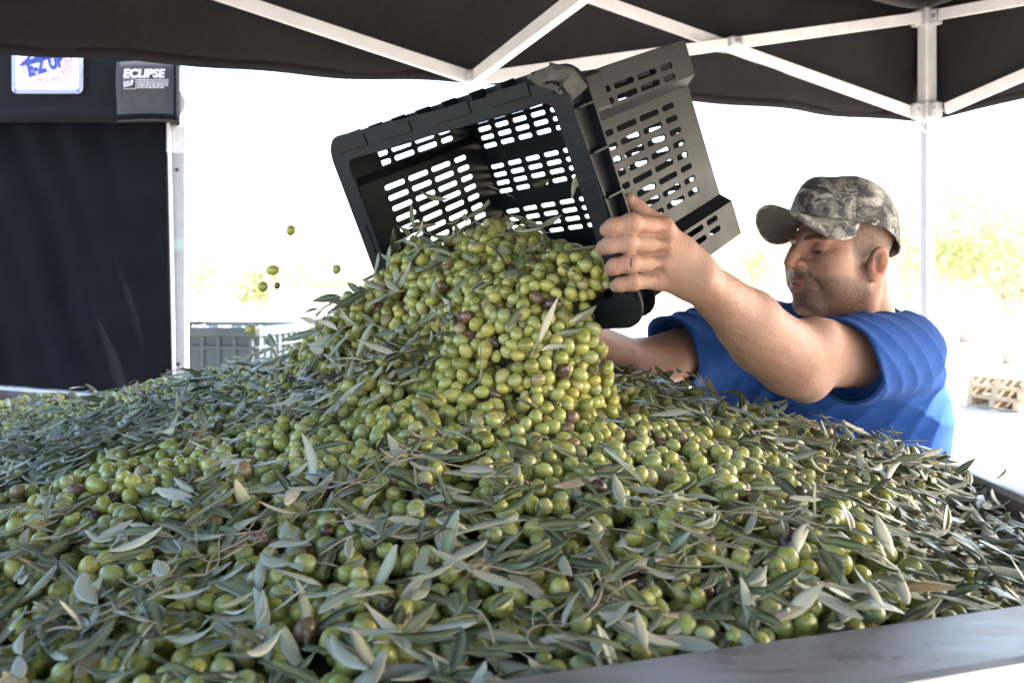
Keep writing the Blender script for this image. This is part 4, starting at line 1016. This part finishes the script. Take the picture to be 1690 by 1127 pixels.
def leafy(p):
    q = np.c_[p[:, :2], np.zeros(len(p))]
    f = .56 + .26 * wob(q, 7, 11) + .22 * wob(q, 17, 12)
    f += .35 * sst(p[:, 0], .25, .62) - .10 * sst(-p[:, 1], -.95, -.72) - .30 * sst(p[:, 1], 1.65, 2.1) * sst(-p[:, 0], .2, .5)
    f += .2 * (1 - sst(bin_clear(p[:, :2]), .0, .14))
    f -= .45 * np.exp(-((p[:, 0] + .45) / .22) ** 2 - ((p[:, 1] - 1.22) / .10) ** 2) + .35 * np.exp(-((p[:, 0] - .12) / .22) ** 2 - ((p[:, 1] - 1.18) / .16) ** 2)
    f -= .42 * np.exp(-((p[:, 0] + .05) / .34) ** 2 - ((p[:, 1] - 1.32) / .17) ** 2)
    return np.clip(f, .05, 1) * (1 - .30 * mound_w(p))
# dense candidate shell just under the surface
SH_T = .034
def sample_shell(n_try, lo_d, hi_d):
    out = []
    nb = n_try
    lo = np.array([-1.35, .58, -.34]); hi = np.array([.66, 2.72, .20])
    x = rng.uniform(lo[:2], hi[:2], (nb, 2)); h = H(x)
    z = h + rng.uniform(-.045, .012, nb); a = np.c_[x, z]
    # the mound, sampled in its own box
    lo2 = np.array([-.45, 1.12, -.22]); hi2 = np.array([.36, 2.02, .20]); k = nb; b = rng.uniform(lo2, hi2, (k, 3))
    return a, b
def accept(a, lo_d, hi_d):
    a = a[view_ok(a)]; a = a[bin_clear(a[:, :2]) > .012]; d = heap_sdf(a); return a[(d > lo_d) & (d < hi_d)]
volA = (2.01 * 2.14 * .057); volB = .81 * .90 * .42
a, b = sample_shell(90000, 0, 0)
nearm = lambda p: np.minimum(cone(p, K1a, K1b, .115, .105), np.minimum(cone(p, K3a, K3b, .085, .08), np.minimum(cone(p, K4, K5, .105, .095), np.minimum(np.minimum(cone(p, K8a, K8b, .085, .055), cone(p, K6a, K6b, .055, .02)), cone(p, K7a, K7b, .082, .06))))) < .050
a = a[~nearm(a)]; b = b[nearm(b)]
A_ = accept(a, -SH_T, -.006); B_ = accept(b, -SH_T, -.006)
OLV = 4 / 3 * math.pi * .0092 ** 3; FILL = .50
nA = int(len(A_) / 90000 * volA * FILL / OLV); nB = int(len(B_) / 90000 * volB * FILL * 1.2 / OLV)
op = np.concatenate([A_[rng.permutation(len(A_))[:nA]], B_[rng.permutation(len(B_))[:nB]]])
keep = rng.uniform(size=len(op)) > .28 * leafy(op) * (heap_sdf(op) > -.020); op = op[keep]
orad = .0092 * np.clip(rng.normal(1, .11, len(op)), .72, 1.25)
def relax(p, r, iters, rebuild):
    for it in range(iters):
        if it % rebuild == 0:
            kd = KDTree(len(p)); [kd.insert(q, i) for i, q in enumerate(p)]; kd.balance()
            I, J = [], []
            for i, q in enumerate(p):
                for (_, j, _) in kd.find_range(q, .026):
                    if j > i: I.append(i); J.append(j)
            I = np.array(I); J = np.array(J)
        dv = p[J] - p[I]; L = np.linalg.norm(dv, axis=1) + 1e-9; ov = np.maximum((r[I] + r[J]) * .97 - L, 0)
        mv = dv / L[:, None] * (ov * .42)[:, None]
        np.add.at(p, I, -mv); np.add.at(p, J, mv)
        if it % 3 == 2 or it == iters - 1:
            d = heap_sdf(p); g = grad(p); hi = -r * .55
            p -= g * np.maximum(d - hi, 0)[:, None]; p += g * np.clip(-SH_T - d, 0, .004)[:, None]
    return p
op = relax(op, orad, 24, 6)
# tones: green, yellow green, blushing, dark
on = len(op); u1 = rng.uniform(size=on); otone = rng.beta(1.6, 1.6, on) * .86
otone = np.where(u1 > .89, rng.uniform(.84, .92, on), otone); otone = np.where(u1 > .96, rng.uniform(.92, .965, on), otone); otone = np.where(u1 > .982, rng.uniform(.965, 1, on), otone)
oasp = rng.uniform(1.10, 1.42, on)
oquat = rng.normal(size=(on, 4)); oquat /= np.linalg.norm(oquat, axis=1)[:, None]

# --- meshes of one olive, several leaves
def olive_mesh():
    b = bmesh.new(); bmesh.ops.create_uvsphere(b, u_segments=22, v_segments=14, radius=1)
    for v in b.verts:
        z = v.co.z; k = 1 + .05 * z - .04 * z * z; v.co.x *= k; v.co.y *= k
        if z > .96: v.co.z -= .05
        if z < -.985: v.co.z -= .05
    me = bpy.data.meshes.new('olive'); b.to_mesh(me); b.free(); me.shade_smooth(); me.materials.append(M_['olive']); return me
OLIVE = olive_mesh()
def leaf_mesh(L, W_, bend, twist, fold, side=0.0, seg=9):
    """lanceolate blade with thickness: upper skin dark, under skin pale; lies along +x, upper side +z"""
    vt, vb = [], []
    for i in range(seg + 1):
        t = i / seg; hw = 1.14 * W_ / 2 * (math.sin(math.pi * t ** .85)) ** .8 if 0 < t < 1 else .0006
        a = bend * (t - .3); x = L * (t - .5) if abs(bend) < 1e-3 else L * (math.sin(bend * (t - .5)) / bend); z = 0 if abs(bend) < 1e-3 else -L * (1 - math.cos(bend * (t - .5))) / bend
        tw = twist * (t - .5); yo = side * L * (t - .5) ** 2
        for k, s in enumerate((-1, -.5, 0, .5, 1)):
            y = s * hw; zz = fold * abs(s) * hw * .6; y, zz = y * math.cos(tw) - zz * math.sin(tw), y * math.sin(tw) + zz * math.cos(tw)
            vt.append((x, y + yo, z + zz + .0002)); vb.append((x, y + yo, z + zz - .0002))
    n_ = 5; fs = []; mi = []; N = len(vt)
    for i in range(seg):
        for k in range(n_ - 1):
            q = (i * n_ + k, (i + 1) * n_ + k, (i + 1) * n_ + k + 1, i * n_ + k + 1); fs.append(q); mi.append(0); fs.append(tuple(N + x for x in q[::-1])); mi.append(1)
        for k in (0, n_ - 1):
            q = (i * n_ + k, (i + 1) * n_ + k, N + (i + 1) * n_ + k, N + i * n_ + k); fs.append(q if k else q[::-1]); mi.append(1)
    me = pydata('leaf', vt + vb, fs); me.materials.append(M_['leaf_top']); me.materials.append(M_['leaf_under']); me.polygons.foreach_set('material_index', mi); me.shade_smooth(); return me
LEAVES = [leaf_mesh(*q) for q in ((.056, .0110, .2, .2, .3), (.050, .0125, -.3, -.3, .2, .2), (.062, .0100, .4, .5, .4, -.2), (.044, .0118, .1, -.2, .1, .1), (.054, .0088, -.6, 1.0, .5, .3), (.058, .0130, .3, .1, .2, -.25), (.038, .0080, 1.0, -.6, .6), (.048, .0095, .15, .1, .9), (.066, .0092, -.2, -.4, .3, .35), (.034, .0105, .5, .3, .2))]

# --- leaf placement on the surface
def place_leaves(n_try):
    a, b = sample_shell(n_try, 0, 0); a = a[~nearm(a)]; b = b[nearm(b)]
    p = np.concatenate([a, b[:int(len(b) * .8)]]); p = p[view_ok(p)]; p = p[bin_clear(p[:, :2]) > .022]; d = heap_sdf(p); return p[(d > -.012) & (d < .006)]
lp = place_leaves(150000); lf = leafy(lp); lp = lp[rng.uniform(size=len(lp)) < lf ** 1.5]
NL = 3500
lp = lp[rng.permutation(len(lp))[:NL]]; ln = len(lp); lg = grad(lp); lf = leafy(lp)
lp = lp + lg * (rng.uniform(-.004, .016, ln) * (.35 + lf) + .002)[:, None]
lq = np.zeros((ln, 4)); ltone = rng.beta(1.6, 2.2, ln) * .93; ltone = np.where(rng.uniform(size=ln) > .965, rng.uniform(.93, 1, ln), ltone)
lvar = rng.integers(0, len(LEAVES), ln); lsc = rng.uniform(.62, 1.2, ln)
for i in range(ln):
    nrm = Vector(lg[i]); tl = abs(rng.normal(0, .30)); 
    if rng.uniform() < .06: tl = rng.uniform(.7, 1.3)
    ax = Vector(rng.normal(size=3)).cross(nrm)
    if ax.length < 1e-4: ax = Vector((1, 0, 0))
    nrm = Quaternion(ax.normalized(), tl) @ nrm
    if rng.uniform() < .42: nrm = -nrm
    x = Vector(rng.normal(size=3)) + Vector((.5, .1, 0)); x = (x - nrm * x.dot(nrm)).normalized(); y = nrm.cross(x)
    lq[i] = Matrix((x, y, nrm)).transposed().to_quaternion()
# leaves must not run through the crate's walls or the man's hand
cl = to_crate(lp); nearwall = (cl[:, 0] > -.02) & (cl[:, 0] < CA + .02) & (cl[:, 1] > -.02) & (cl[:, 1] < CB + .02) & (cl[:, 2] > -.015) & (cl[:, 2] < CC + .02) & ~((cl[:, 0] > .08) & (cl[:, 0] < CA - .08) & (cl[:, 1] < CB - .06))
kp = ~nearwall & ~((np.linalg.norm(lp - P(1040, 425, 1.32), axis=1) < .075)); lp, lq, lvar, lsc, ltone, lg = lp[kp], lq[kp], lvar[kp], lsc[kp], ltone[kp], lg[kp]; ln = len(lp)
hk = np.linalg.norm(op - P(1020, 425, 1.31), axis=1) > .040; op, orad, otone, oasp, oquat = op[hk], orad[hk], otone[hk], oasp[hk], oquat[hk]; on = len(op)

# --- which ones show largest in the picture: a rough depth buffer of discs
BW, BH, BS = 845, 564, .5
zb_ = np.full((BH, BW), 9.0); ib = np.full((BH, BW), -1, np.int32)
def splat(c, rad, ident):
    px = (845 + FOC * c[0] / c[1]) * BS; py = (470 - FOC * c[2] / c[1]) * BS; r = max(.8, rad / c[1] * FOC * BS)
    x0, x1, y0, y1 = int(max(0, px - r)), int(min(BW, px + r + 1)), int(max(0, py - r)), int(min(BH, py + r + 1))
    if x0 >= x1 or y0 >= y1: return
    yy, xx = np.ogrid[y0:y1, x0:x1]; m = ((xx - px) ** 2 + (yy - py) ** 2 < r * r) & (zb_[y0:y1, x0:x1] > c[1] - rad * .5)
    zb_[y0:y1, x0:x1][m] = c[1] - rad * .5; ib[y0:y1, x0:x1][m] = ident
for i in range(on): splat(op[i], orad[i] * 1.05, i)
LV = [np.array([0.40, .24, .08, -.08, -.24, -.40]) * 2 * (m_.dimensions.x if hasattr(m_, 'dimensions') else .054) / 2 for m_ in LEAVES]
for i in range(ln):
    xa = np.array(Quaternion(lq[i]) @ Vector((1, 0, 0)))
    for t in (-.022, -.014, -.006, .003, .011, .020): splat(lp[i] + xa * t * lsc[i], .0052 * lsc[i], 100000 + i)
vis = np.bincount(ib[(ib >= 0) & (ib < 100000)], minlength=on); visl = np.bincount(ib[ib >= 100000] - 100000, minlength=ln)
o_ind = np.argsort(-vis)[:300]; l_ind = np.argsort(-visl)[:300]
o_rest = np.setdiff1d(np.arange(on), o_ind); l_rest = np.setdiff1d(np.arange(ln), l_ind)

# --- the rest of each, as one object instanced on points
def scatter(name, pts, quats, scales, tones, var, meshes, label):
    col = bpy.data.collections.new(name + '_shapes')
    for k, m in enumerate(meshes): col.objects.link(bpy.data.objects.new('%s_shape_%02d' % (name, k), m))
    me = bpy.data.meshes.new(name); me.vertices.add(len(pts)); P2 = pts.copy(); P2[:, 2] += EYE; me.vertices.foreach_set('co', P2.astype(np.float32).ravel())
    eu = np.array([Quaternion(q).to_euler() for q in quats])
    for nm, ty, key, data in (('rot', 'FLOAT_VECTOR', 'vector', eu), ('scl', 'FLOAT_VECTOR', 'vector', scales), ('tone', 'FLOAT', 'value', tones)):
        me.attributes.new(nm, ty, 'POINT').data.foreach_set(key, np.ascontiguousarray(data, np.float32).ravel())
    me.attributes.new('var', 'INT', 'POINT').data.foreach_set('value', var.astype(np.int32))
    o = link(name, me); tag(o, label, kind='stuff')
    g = bpy.data.node_groups.new(name, 'GeometryNodeTree'); g.interface.new_socket('Geometry', in_out='INPUT', socket_type='NodeSocketGeometry'); g.interface.new_socket('Geometry', in_out='OUTPUT', socket_type='NodeSocketGeometry')
    N = g.nodes; gi = N.new('NodeGroupInput'); go = N.new('NodeGroupOutput'); ip = N.new('GeometryNodeInstanceOnPoints'); ci = N.new('GeometryNodeCollectionInfo')
    ci.inputs['Collection'].default_value = col; ci.inputs['Separate Children'].default_value = True; ci.inputs['Reset Children'].default_value = True
    def na(nm, ty):
        x = N.new('GeometryNodeInputNamedAttribute'); x.data_type = ty; x.inputs['Name'].default_value = nm; return x.outputs['Attribute']
    er = N.new('FunctionNodeEulerToRotation'); g.links.new(na('rot', 'FLOAT_VECTOR'), er.inputs[0])
    g.links.new(gi.outputs[0], ip.inputs['Points']); g.links.new(ci.outputs[0], ip.inputs['Instance']); ip.inputs['Pick Instance'].default_value = True
    g.links.new(na('var', 'INT'), ip.inputs['Instance Index']); g.links.new(er.outputs[0], ip.inputs['Rotation']); g.links.new(na('scl', 'FLOAT_VECTOR'), ip.inputs['Scale'])
    g.links.new(ip.outputs[0], go.inputs[0])
    md = o.modifiers.new('scatter', 'NODES'); md.node_group = g; return o
osc = np.stack([orad * .97, orad * .97, orad * .97 * oasp], 1)
scatter('olives', op[o_rest], oquat[o_rest], osc[o_rest], otone[o_rest], np.zeros(len(o_rest)), [OLIVE], 'heap of green olives filling the steel bin')
scatter('leaves', lp[l_rest], lq[l_rest], np.repeat(lsc[l_rest, None], 3, 1), ltone[l_rest], lvar[l_rest], LEAVES, 'loose grey-green olive leaves mixed through the heap')
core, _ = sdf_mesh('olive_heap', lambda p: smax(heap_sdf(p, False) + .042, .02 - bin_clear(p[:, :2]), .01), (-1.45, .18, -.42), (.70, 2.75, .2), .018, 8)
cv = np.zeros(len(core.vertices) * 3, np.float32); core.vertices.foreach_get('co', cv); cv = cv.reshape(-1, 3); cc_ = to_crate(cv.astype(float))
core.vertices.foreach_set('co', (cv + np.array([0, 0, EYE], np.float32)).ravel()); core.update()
tag(link('olive_heap', core, M_['core']), 'filler inside the olive heap, coloured dark as the shade between the fruit', kind='stuff')
# --- the ones that show largest, each an object of its own
def where(p):
    px = 845 + FOC * p[0] / p[1]; py = 470 - FOC * p[2] / p[1]
    if mound_w(p[None])[0] > .5:
        if py < 450: return 'in the stream at the mouth of the crate'
        return 'in the pouring stream ' + ('at its open end' if px < 700 else 'below the crate' if px < 880 else 'under the gripping hand')
    col = 'below the dark tent wall' if px < 420 else 'below the crate' if px < 960 else 'below the man' if px < 1430 else 'by the bare bin side'
    row = 'at the very front of the bin' if py > 990 else 'in front of the bin' if py > 880 else 'halfway up the heap' if py > 740 else 'high on the heap'
    return row + ' ' + col
for i in o_ind:
    o = bpy.data.objects.new('olive', OLIVE); COL.objects.link(o); o.location = w(op[i]); o.rotation_mode = 'QUATERNION'; o.rotation_quaternion = oquat[i]; o.scale = osc[i]; o['tone'] = float(otone[i])
    t = otone[i]; c = 'green' if t < .55 else 'yellow-green' if t < .84 else 'blushing reddish green' if t < .92 else 'dark purple'
    tag(o, '%s olive %s' % (c, where(op[i])), 'olive', '%s olives %s' % (c, where(op[i])))
for i in l_ind:
    o = bpy.data.objects.new('olive_leaf', LEAVES[lvar[i]]); COL.objects.link(o); o.location = w(lp[i]); o.rotation_mode = 'QUATERNION'; o.rotation_quaternion = lq[i]; o.scale = (lsc[i],) * 3; o['tone'] = float(ltone[i])
    up = (Quaternion(lq[i]) @ Vector((0, 0, 1))).dot(Vector(lg[i])) > 0; c = 'brown dry' if ltone[i] > .93 else 'dark green' if up else 'pale underside-up'
    tag(o, '%s olive leaf %s' % (c, where(lp[i])), 'leaf', '%s leaves %s' % (c, where(lp[i])))
# --- olives in mid-air
for (px, py, d, rad, asp, tn, ang, lab) in ((480, 380, 1.75, .0083, 1.15, .30, .3, 'green olive in mid-air, highest of the falling ones'), (450, 445.5, 1.6, .0082, 1.35, .42, 1.45, 'oval green olive falling between two others in mid-air'),
        (434, 473, 1.6, .0083, 1.05, .22, .2, 'round green olive in mid-air, lowest of the falling ones'), (457.5, 471, 1.75, .0055, 1.2, .93, .5, 'tiny reddish olive in mid-air beside a green one'),
        (555.5, 444, 1.7, .0072, 1.15, .52, .2, 'pale green olive in mid-air beside the tipped crate'), (414, 543, 1.9, .0095, 1.25, .40, 1.3, 'yellow-green olive bouncing above leaves before the stacked bins')):
    o = bpy.data.objects.new('olive', OLIVE); COL.objects.link(o); o.location = w(P(px, py, d)); o.rotation_euler = (.3, ang, .2); o.scale = (rad, rad, rad * asp); o['tone'] = tn; tag(o, lab, 'olive', 'falling olives')
# --- sprigs
def sprig(pos, nrm, head, L, nl, seed, label, group):
    r_ = random.Random(seed); root = empty('olive_sprig', (0, 0, 0), label, 'sprig', group)
    x = Vector(head) - nrm * Vector(head).dot(nrm); x.normalize(); y = nrm.cross(x); M = Matrix((x, y, nrm)).transposed().to_4x4(); M.translation = w(pos); root.matrix_world = M
    pts = [Vector((L * (t / 8 - .5), .006 * math.sin(t * .9 + seed), .004 * math.sin(t * .7 + seed * 2) + .005)) for t in range(9)]
    MB().tube(pts, [.0013 - .0008 * t / 8 for t in range(9)], 6).build('stem', M_['twig'], root, True)
    for k in range(nl):
        t = .15 + .85 * k / max(1, nl - 1); b = pts[min(8, int(t * 8))]; o = bpy.data.objects.new('leaf', LEAVES[r_.randrange(len(LEAVES))]); COL.objects.link(o); o.parent = root; s = r_.uniform(.75, 1.1)
        ang = (1 if k % 2 else -1) * r_.uniform(.35, .95) if k < nl - 1 else r_.uniform(-.2, .2)
        q = Euler((r_.uniform(-.5, .5) + (math.pi if r_.random() < .4 else 0), r_.uniform(-.35, .1), ang)).to_quaternion(); o.rotation_mode = 'QUATERNION'; o.rotation_quaternion = q; o.scale = (s, s, s)
        o.location = b + q @ Vector((.027 * s, 0, 0)); o['tone'] = r_.uniform(0, .9)
    return root
def on_heap(px, py):
    lo_, hi_ = .6, 2.9
    ds = np.linspace(lo_, hi_, 700); pts = np.array([P(px, py, d) for d in ds]); s = heap_sdf(pts); k = int(np.argmax(s < 0)); return pts[k] if s[k] < 0 and ds[k] < 2.1 + 0 * py else P(px, py, 1.7)
SPR = [(190, 935, (.3, .5, .1), .05, 7, 'fan of pale underside-up leaves near the lower left corner'), (1140, 855, (.8, -.15, -.3), .13, 5, 'long bare brown twig with a few leaves right of centre'),
       (150, 700, (.6, .5, .2), .09, 6, 'leafy sprig beside the left edge below the dark tent wall'), (720, 780, (1, .1, .0), .10, 6, 'leafy sprig across the middle below the poured olives'), (440, 590, (-.6, .2, .5), .11, 7, 'upright leafy sprig in front of the stacked bins'),
       (770, 385, (.2, .3, .9), .08, 6, 'sprig standing up at the back of the olives in the crate'), (850, 390, (.9, .2, .5), .09, 6, 'sprig leaning on the slotted base inside the crate'), (690, 405, (-.4, .2, .8), .07, 5, 'sprig beside the inner wall of the crate'),
       (575, 505, (-1, .1, .1), .09, 5, 'pointed leaves sticking out of the stream at its open end'), (560, 540, (-1, .2, -.1), .10, 6, 'leafy sprig hanging low from the open end of the stream'), (640, 600, (-.7, -.4, .1), .10, 6, 'sprig lying at the foot of the pouring stream'),
       (625, 490, (-1, .0, .15), .11, 6, 'sprig reaching out sideways from the pouring stream'), (600, 545, (-1, -.1, -.1), .10, 5, 'sprig sticking out of the stream beside the crate'), (1480, 770, (.5, .2, .6), .08, 6, 'upright leafy sprig in front of the blue shirt'), (1590, 820, (.6, .1, .5), .09, 6, 'leafy sprig against the brown side of the bin'),
       (1330, 900, (.3, -.6, .2), .10, 6, 'leafy sprig low at the right of the heap'), (840, 960, (.9, .2, .1), .10, 6, 'sprig with a large white-backed leaf at front centre'), (330, 840, (-.3, .8, .3), .08, 5, 'sprig with dark leaves between green olives at the left'),
       (60, 900, (.2, .7, .3), .09, 6, 'dark leafy sprig at the left edge of the heap'), (1000, 990, (.4, .6, .1), .10, 5, 'forked sprig in front near the steel rim'), (700, 1060, (.7, .4, .0), .09, 5, 'sprig at the bottom edge of the heap'),
       (900, 560, (.7, .3, .5), .07, 4, 'short leafy sprig in front of the pouring stream'), (1060, 640, (.8, .2, .2), .08, 5, 'sprig lying on the heap below the crossed arms')]
for k, (px, py, hd_, L, nl, lab) in enumerate(SPR):
    p0 = on_heap(px, py); g0 = grad(p0[None])[0]; sprig(p0 + g0 * .008, Vector(g0), hd_, L, nl, k + 3, lab, 'leafy sprigs in the heap')
tw_ = []
for k in range(4):
    r_ = random.Random(k); pts = [Vector(((t / 7 - .5) * .085, .012 * math.sin(t * .8 + k * 2) * (k % 2 + .3), .004 * math.sin(t * 1.1 + k))) for t in range(8)]
    mb = MB().tube(pts, [.0011 - .0006 * t / 7 for t in range(8)], 6); b0 = pts[3]; mb.tube([b0, b0 + Vector((.014, .010, .003)), b0 + Vector((.026, .013, .006))], [.0008, .0006, .0004], 5)
    b0 = pts[5]; mb.tube([b0, b0 + Vector((.010, -.009, .003)), b0 + Vector((.016, -.016, .006))], [.0008, .0006, .0004], 5)
    me = mb.mesh('twig'); me.materials.append(M_['twig']); me.shade_smooth(); tw_.append(me)
for k in range(46):
    px = 40 + (k * 377) % 1600; py = 690 + (k * 211) % 400
    p0 = on_heap(px, py)
    if bin_clear(p0[None, :2])[0] < .05: continue
    g0 = grad(p0[None])[0]; o = bpy.data.objects.new('twig', tw_[k % 4]); COL.objects.link(o); o.location = w(p0 + g0 * .009); o.rotation_mode = 'QUATERNION'
    o.rotation_quaternion = Vector(g0).to_track_quat('Z', 'Y') @ Quaternion((0, 0, 1), k * 1.7) @ Quaternion((0, 1, 0), random.uniform(-.3, .2)); s_ = random.uniform(.6, 1.3); o.scale = (s_,) * 3
    tag(o, 'thin forked brown stem ' + where(p0), 'twig', 'loose stems in the heap')
# leaves and a twig caught inside the crate
for k, (a_, b_, c_, e_) in enumerate(((.20, .50, .20, (.2, .4, .3)), (.30, .52, .24, (1.1, -.3, .9)), (.42, .55, .25, (.4, .9, 2.0)), (.50, .56, .22, (-.6, .3, .4)), (.10, .42, .10, (1.3, .2, .3)))):
    o = bpy.data.objects.new('olive_leaf', LEAVES[k % len(LEAVES)]); COL.objects.link(o); o.location = w(XC(CA * (a_ + .08), CB * b_, c_)); o.rotation_euler = e_; o['tone'] = .2 + .15 * k
    tag(o, 'leaf standing up from the olives inside the crate', 'leaf', 'leaves inside the crate')

# ------------------------------------------------------------------ background
def macro_bin(name, loc, rz, label, full):
    """square plastic field bin with ribs"""
    root = empty(name, loc, label, 'bin', 'field bins stacked behind'); root.rotation_euler = (0, 0, rz); s, h = 1.12, .595; m = M_['bg_bin']
    for k in range(4):
        q = Matrix.Rotation(k * math.pi / 2, 3, 'Z')
        def bx(c, sz, nm, bev=.006):
            mb = MB(); mb.box((0, 0, 0), sz); mb.v = [tuple(q @ (Vector(v) + Vector(c))) for v in mb.v]; mb.build(nm, m, root, bevel=bev)
        bx((0, -s / 2 + .03, h / 2 + .05), (s - .08, .02, h - .14), 'wall')
        bx((0, -s / 2 + .012, h - .035), (s + .0, .05, .07), 'rim'); bx((0, -s / 2 + .02, h - .15), (s - .02, .045, .02), 'band')
        for i in range(9): bx((-s / 2 + .06 + i * (s - .12) / 8, -s / 2 + .018, h / 2 - .01), (.03, .035, h - .12), 'rib')
        bx((0, -s / 2 + .05, .05), (s, .10, .10), 'skid')
    MB().box((0, 0, .12), (s - .06, s - .06, .03)).build('floor_panel', m, root)
    return root
bz = 1.5 - .325
bc_ = P(395, 470, 7.9); 
macro_bin('field_bin', (-2.34, 7.93, 0), R(-8), 'lower grey-green plastic field bin of the stack', False)
macro_bin('field_bin', (-2.34, 7.93, .596), R(-8), 'upper grey-green plastic field bin, filled to the rim, of the stack', True)
ic = MB()
for k in range(260):
    a, b = random.uniform(-.48, .48), random.uniform(-.48, .48); c, s_ = math.cos(R(-8)), math.sin(R(-8)); ic.box((-2.34 + a * c - b * s_, 7.93 + a * s_ + b * c, .596 + .47 + random.uniform(0, .05)), [random.uniform(.04, .09) for _ in range(3)], Euler((random.random() * 3, random.random() * 3, 0)).to_matrix())
tag(ic.build('bin_contents', M_['ice']), 'pale contents heaped in the upper field bin', kind='stuff')
def tree(loc, h, cr, label, seed, n=2600, name='olive_tree', leafs=.11):
    r_ = np.random.default_rng(seed); root = empty(name, loc, label, 'tree' if 'tree' in name else 'shrub', 'trees and shrubs behind the tents'); mb = MB()
    base = Vector((0, 0, 0)); tips = []
    mb.tube([(0, 0, -.05), (.05 * cr, .02, h * .2), (-.03 * cr, .05 * cr, h * .42)], [.055 * h, .04 * h, .03 * h], 9)
    for k in range(8):
        a = k * .785 + r_.uniform(-.3, .3); e = Vector((math.cos(a) * cr * .65, math.sin(a) * cr * .65, h * r_.uniform(.55, .92))); mb.tube([(0, 0, h * .3), (e.x * .4, e.y * .4, h * .5), e], [.025 * h, .015 * h, .006 * h], 6); tips.append(e)
    mb.build('trunk', M_['bark'], root, True)
    cl_ = np.array([[*(t * 1.0)] for t in tips] + [list(r_.normal(size=3) * np.array([cr * .5, cr * .5, h * .16]) + np.array([0, 0, h * .66])) for _ in range(16)])
    c = cl_[r_.integers(0, len(cl_), n)] + r_.normal(size=(n, 3)) * np.array([cr * .2, cr * .2, h * .085]); d = r_.normal(size=(n, 3)); d /= np.linalg.norm(d, axis=1)[:, None]; e = np.cross(d, r_.normal(size=(n, 3))); e /= np.linalg.norm(e, axis=1)[:, None]
    L = leafs * r_.uniform(.6, 1.3, (n, 1)); v = np.stack([c - d * L, c + e * L * .35, c + d * L, c - e * L * .35], 1).reshape(-1, 3)
    link('crown', pydata('crown', v, np.arange(n * 4).reshape(-1, 4).tolist()), M_['treeleaf'], root)
    return root
def gp(px, d): return ((px - 845) / FOC * d, d, 0)
tree(gp(1668, 19), 3.3, 1.7, 'bushy olive tree far behind, at the right edge', 1)
tree(gp(1600, 26), 5.2, 1.8, 'taller pale tree behind the post at the right', 2)
tree(gp(1500, 30), 4.6, 1.5, 'small tree seen just behind the man\'s cap', 3, 1800)
tree(gp(1265, 34), 3.4, 1.2, 'small yellowish tree beyond the brim of the cap', 4, 1400)
tree(gp(435, 30), 2.3, .9, 'low olive tree far off above the field bins', 5, 1500)
tree(gp(330, 34), 2.7, .7, 'thin sapling far off beside the tent leg', 6, 700)
def pallet(loc, rz, label):
    root = empty('wooden_pallet', loc, label, 'pallet', 'pallets stacked behind'); root.rotation_euler = (0, 0, rz)
    for k in range(3): MB().box((0, (k - 1) * .36, .06), (1.2, .09, .09)).build('bearer', M_['wood'], root)
    for k in range(7):
        MB().box((-.54 + k * .18, 0, .117), (.10, .8, .022)).build('board', M_['wood'], root)
    for k in range(3): MB().box((-.54 + k * .54, 0, .009), (.10, .8, .018)).build('board', M_['wood'], root)
for k in range(3):
    g_ = gp(1672, 12.3); pallet((g_[0] + .2, g_[1], .13 * k), R(20 + 4 * k), '%s wooden pallet of the far stack at the right edge' % ('bottom', 'middle', 'top')[k])
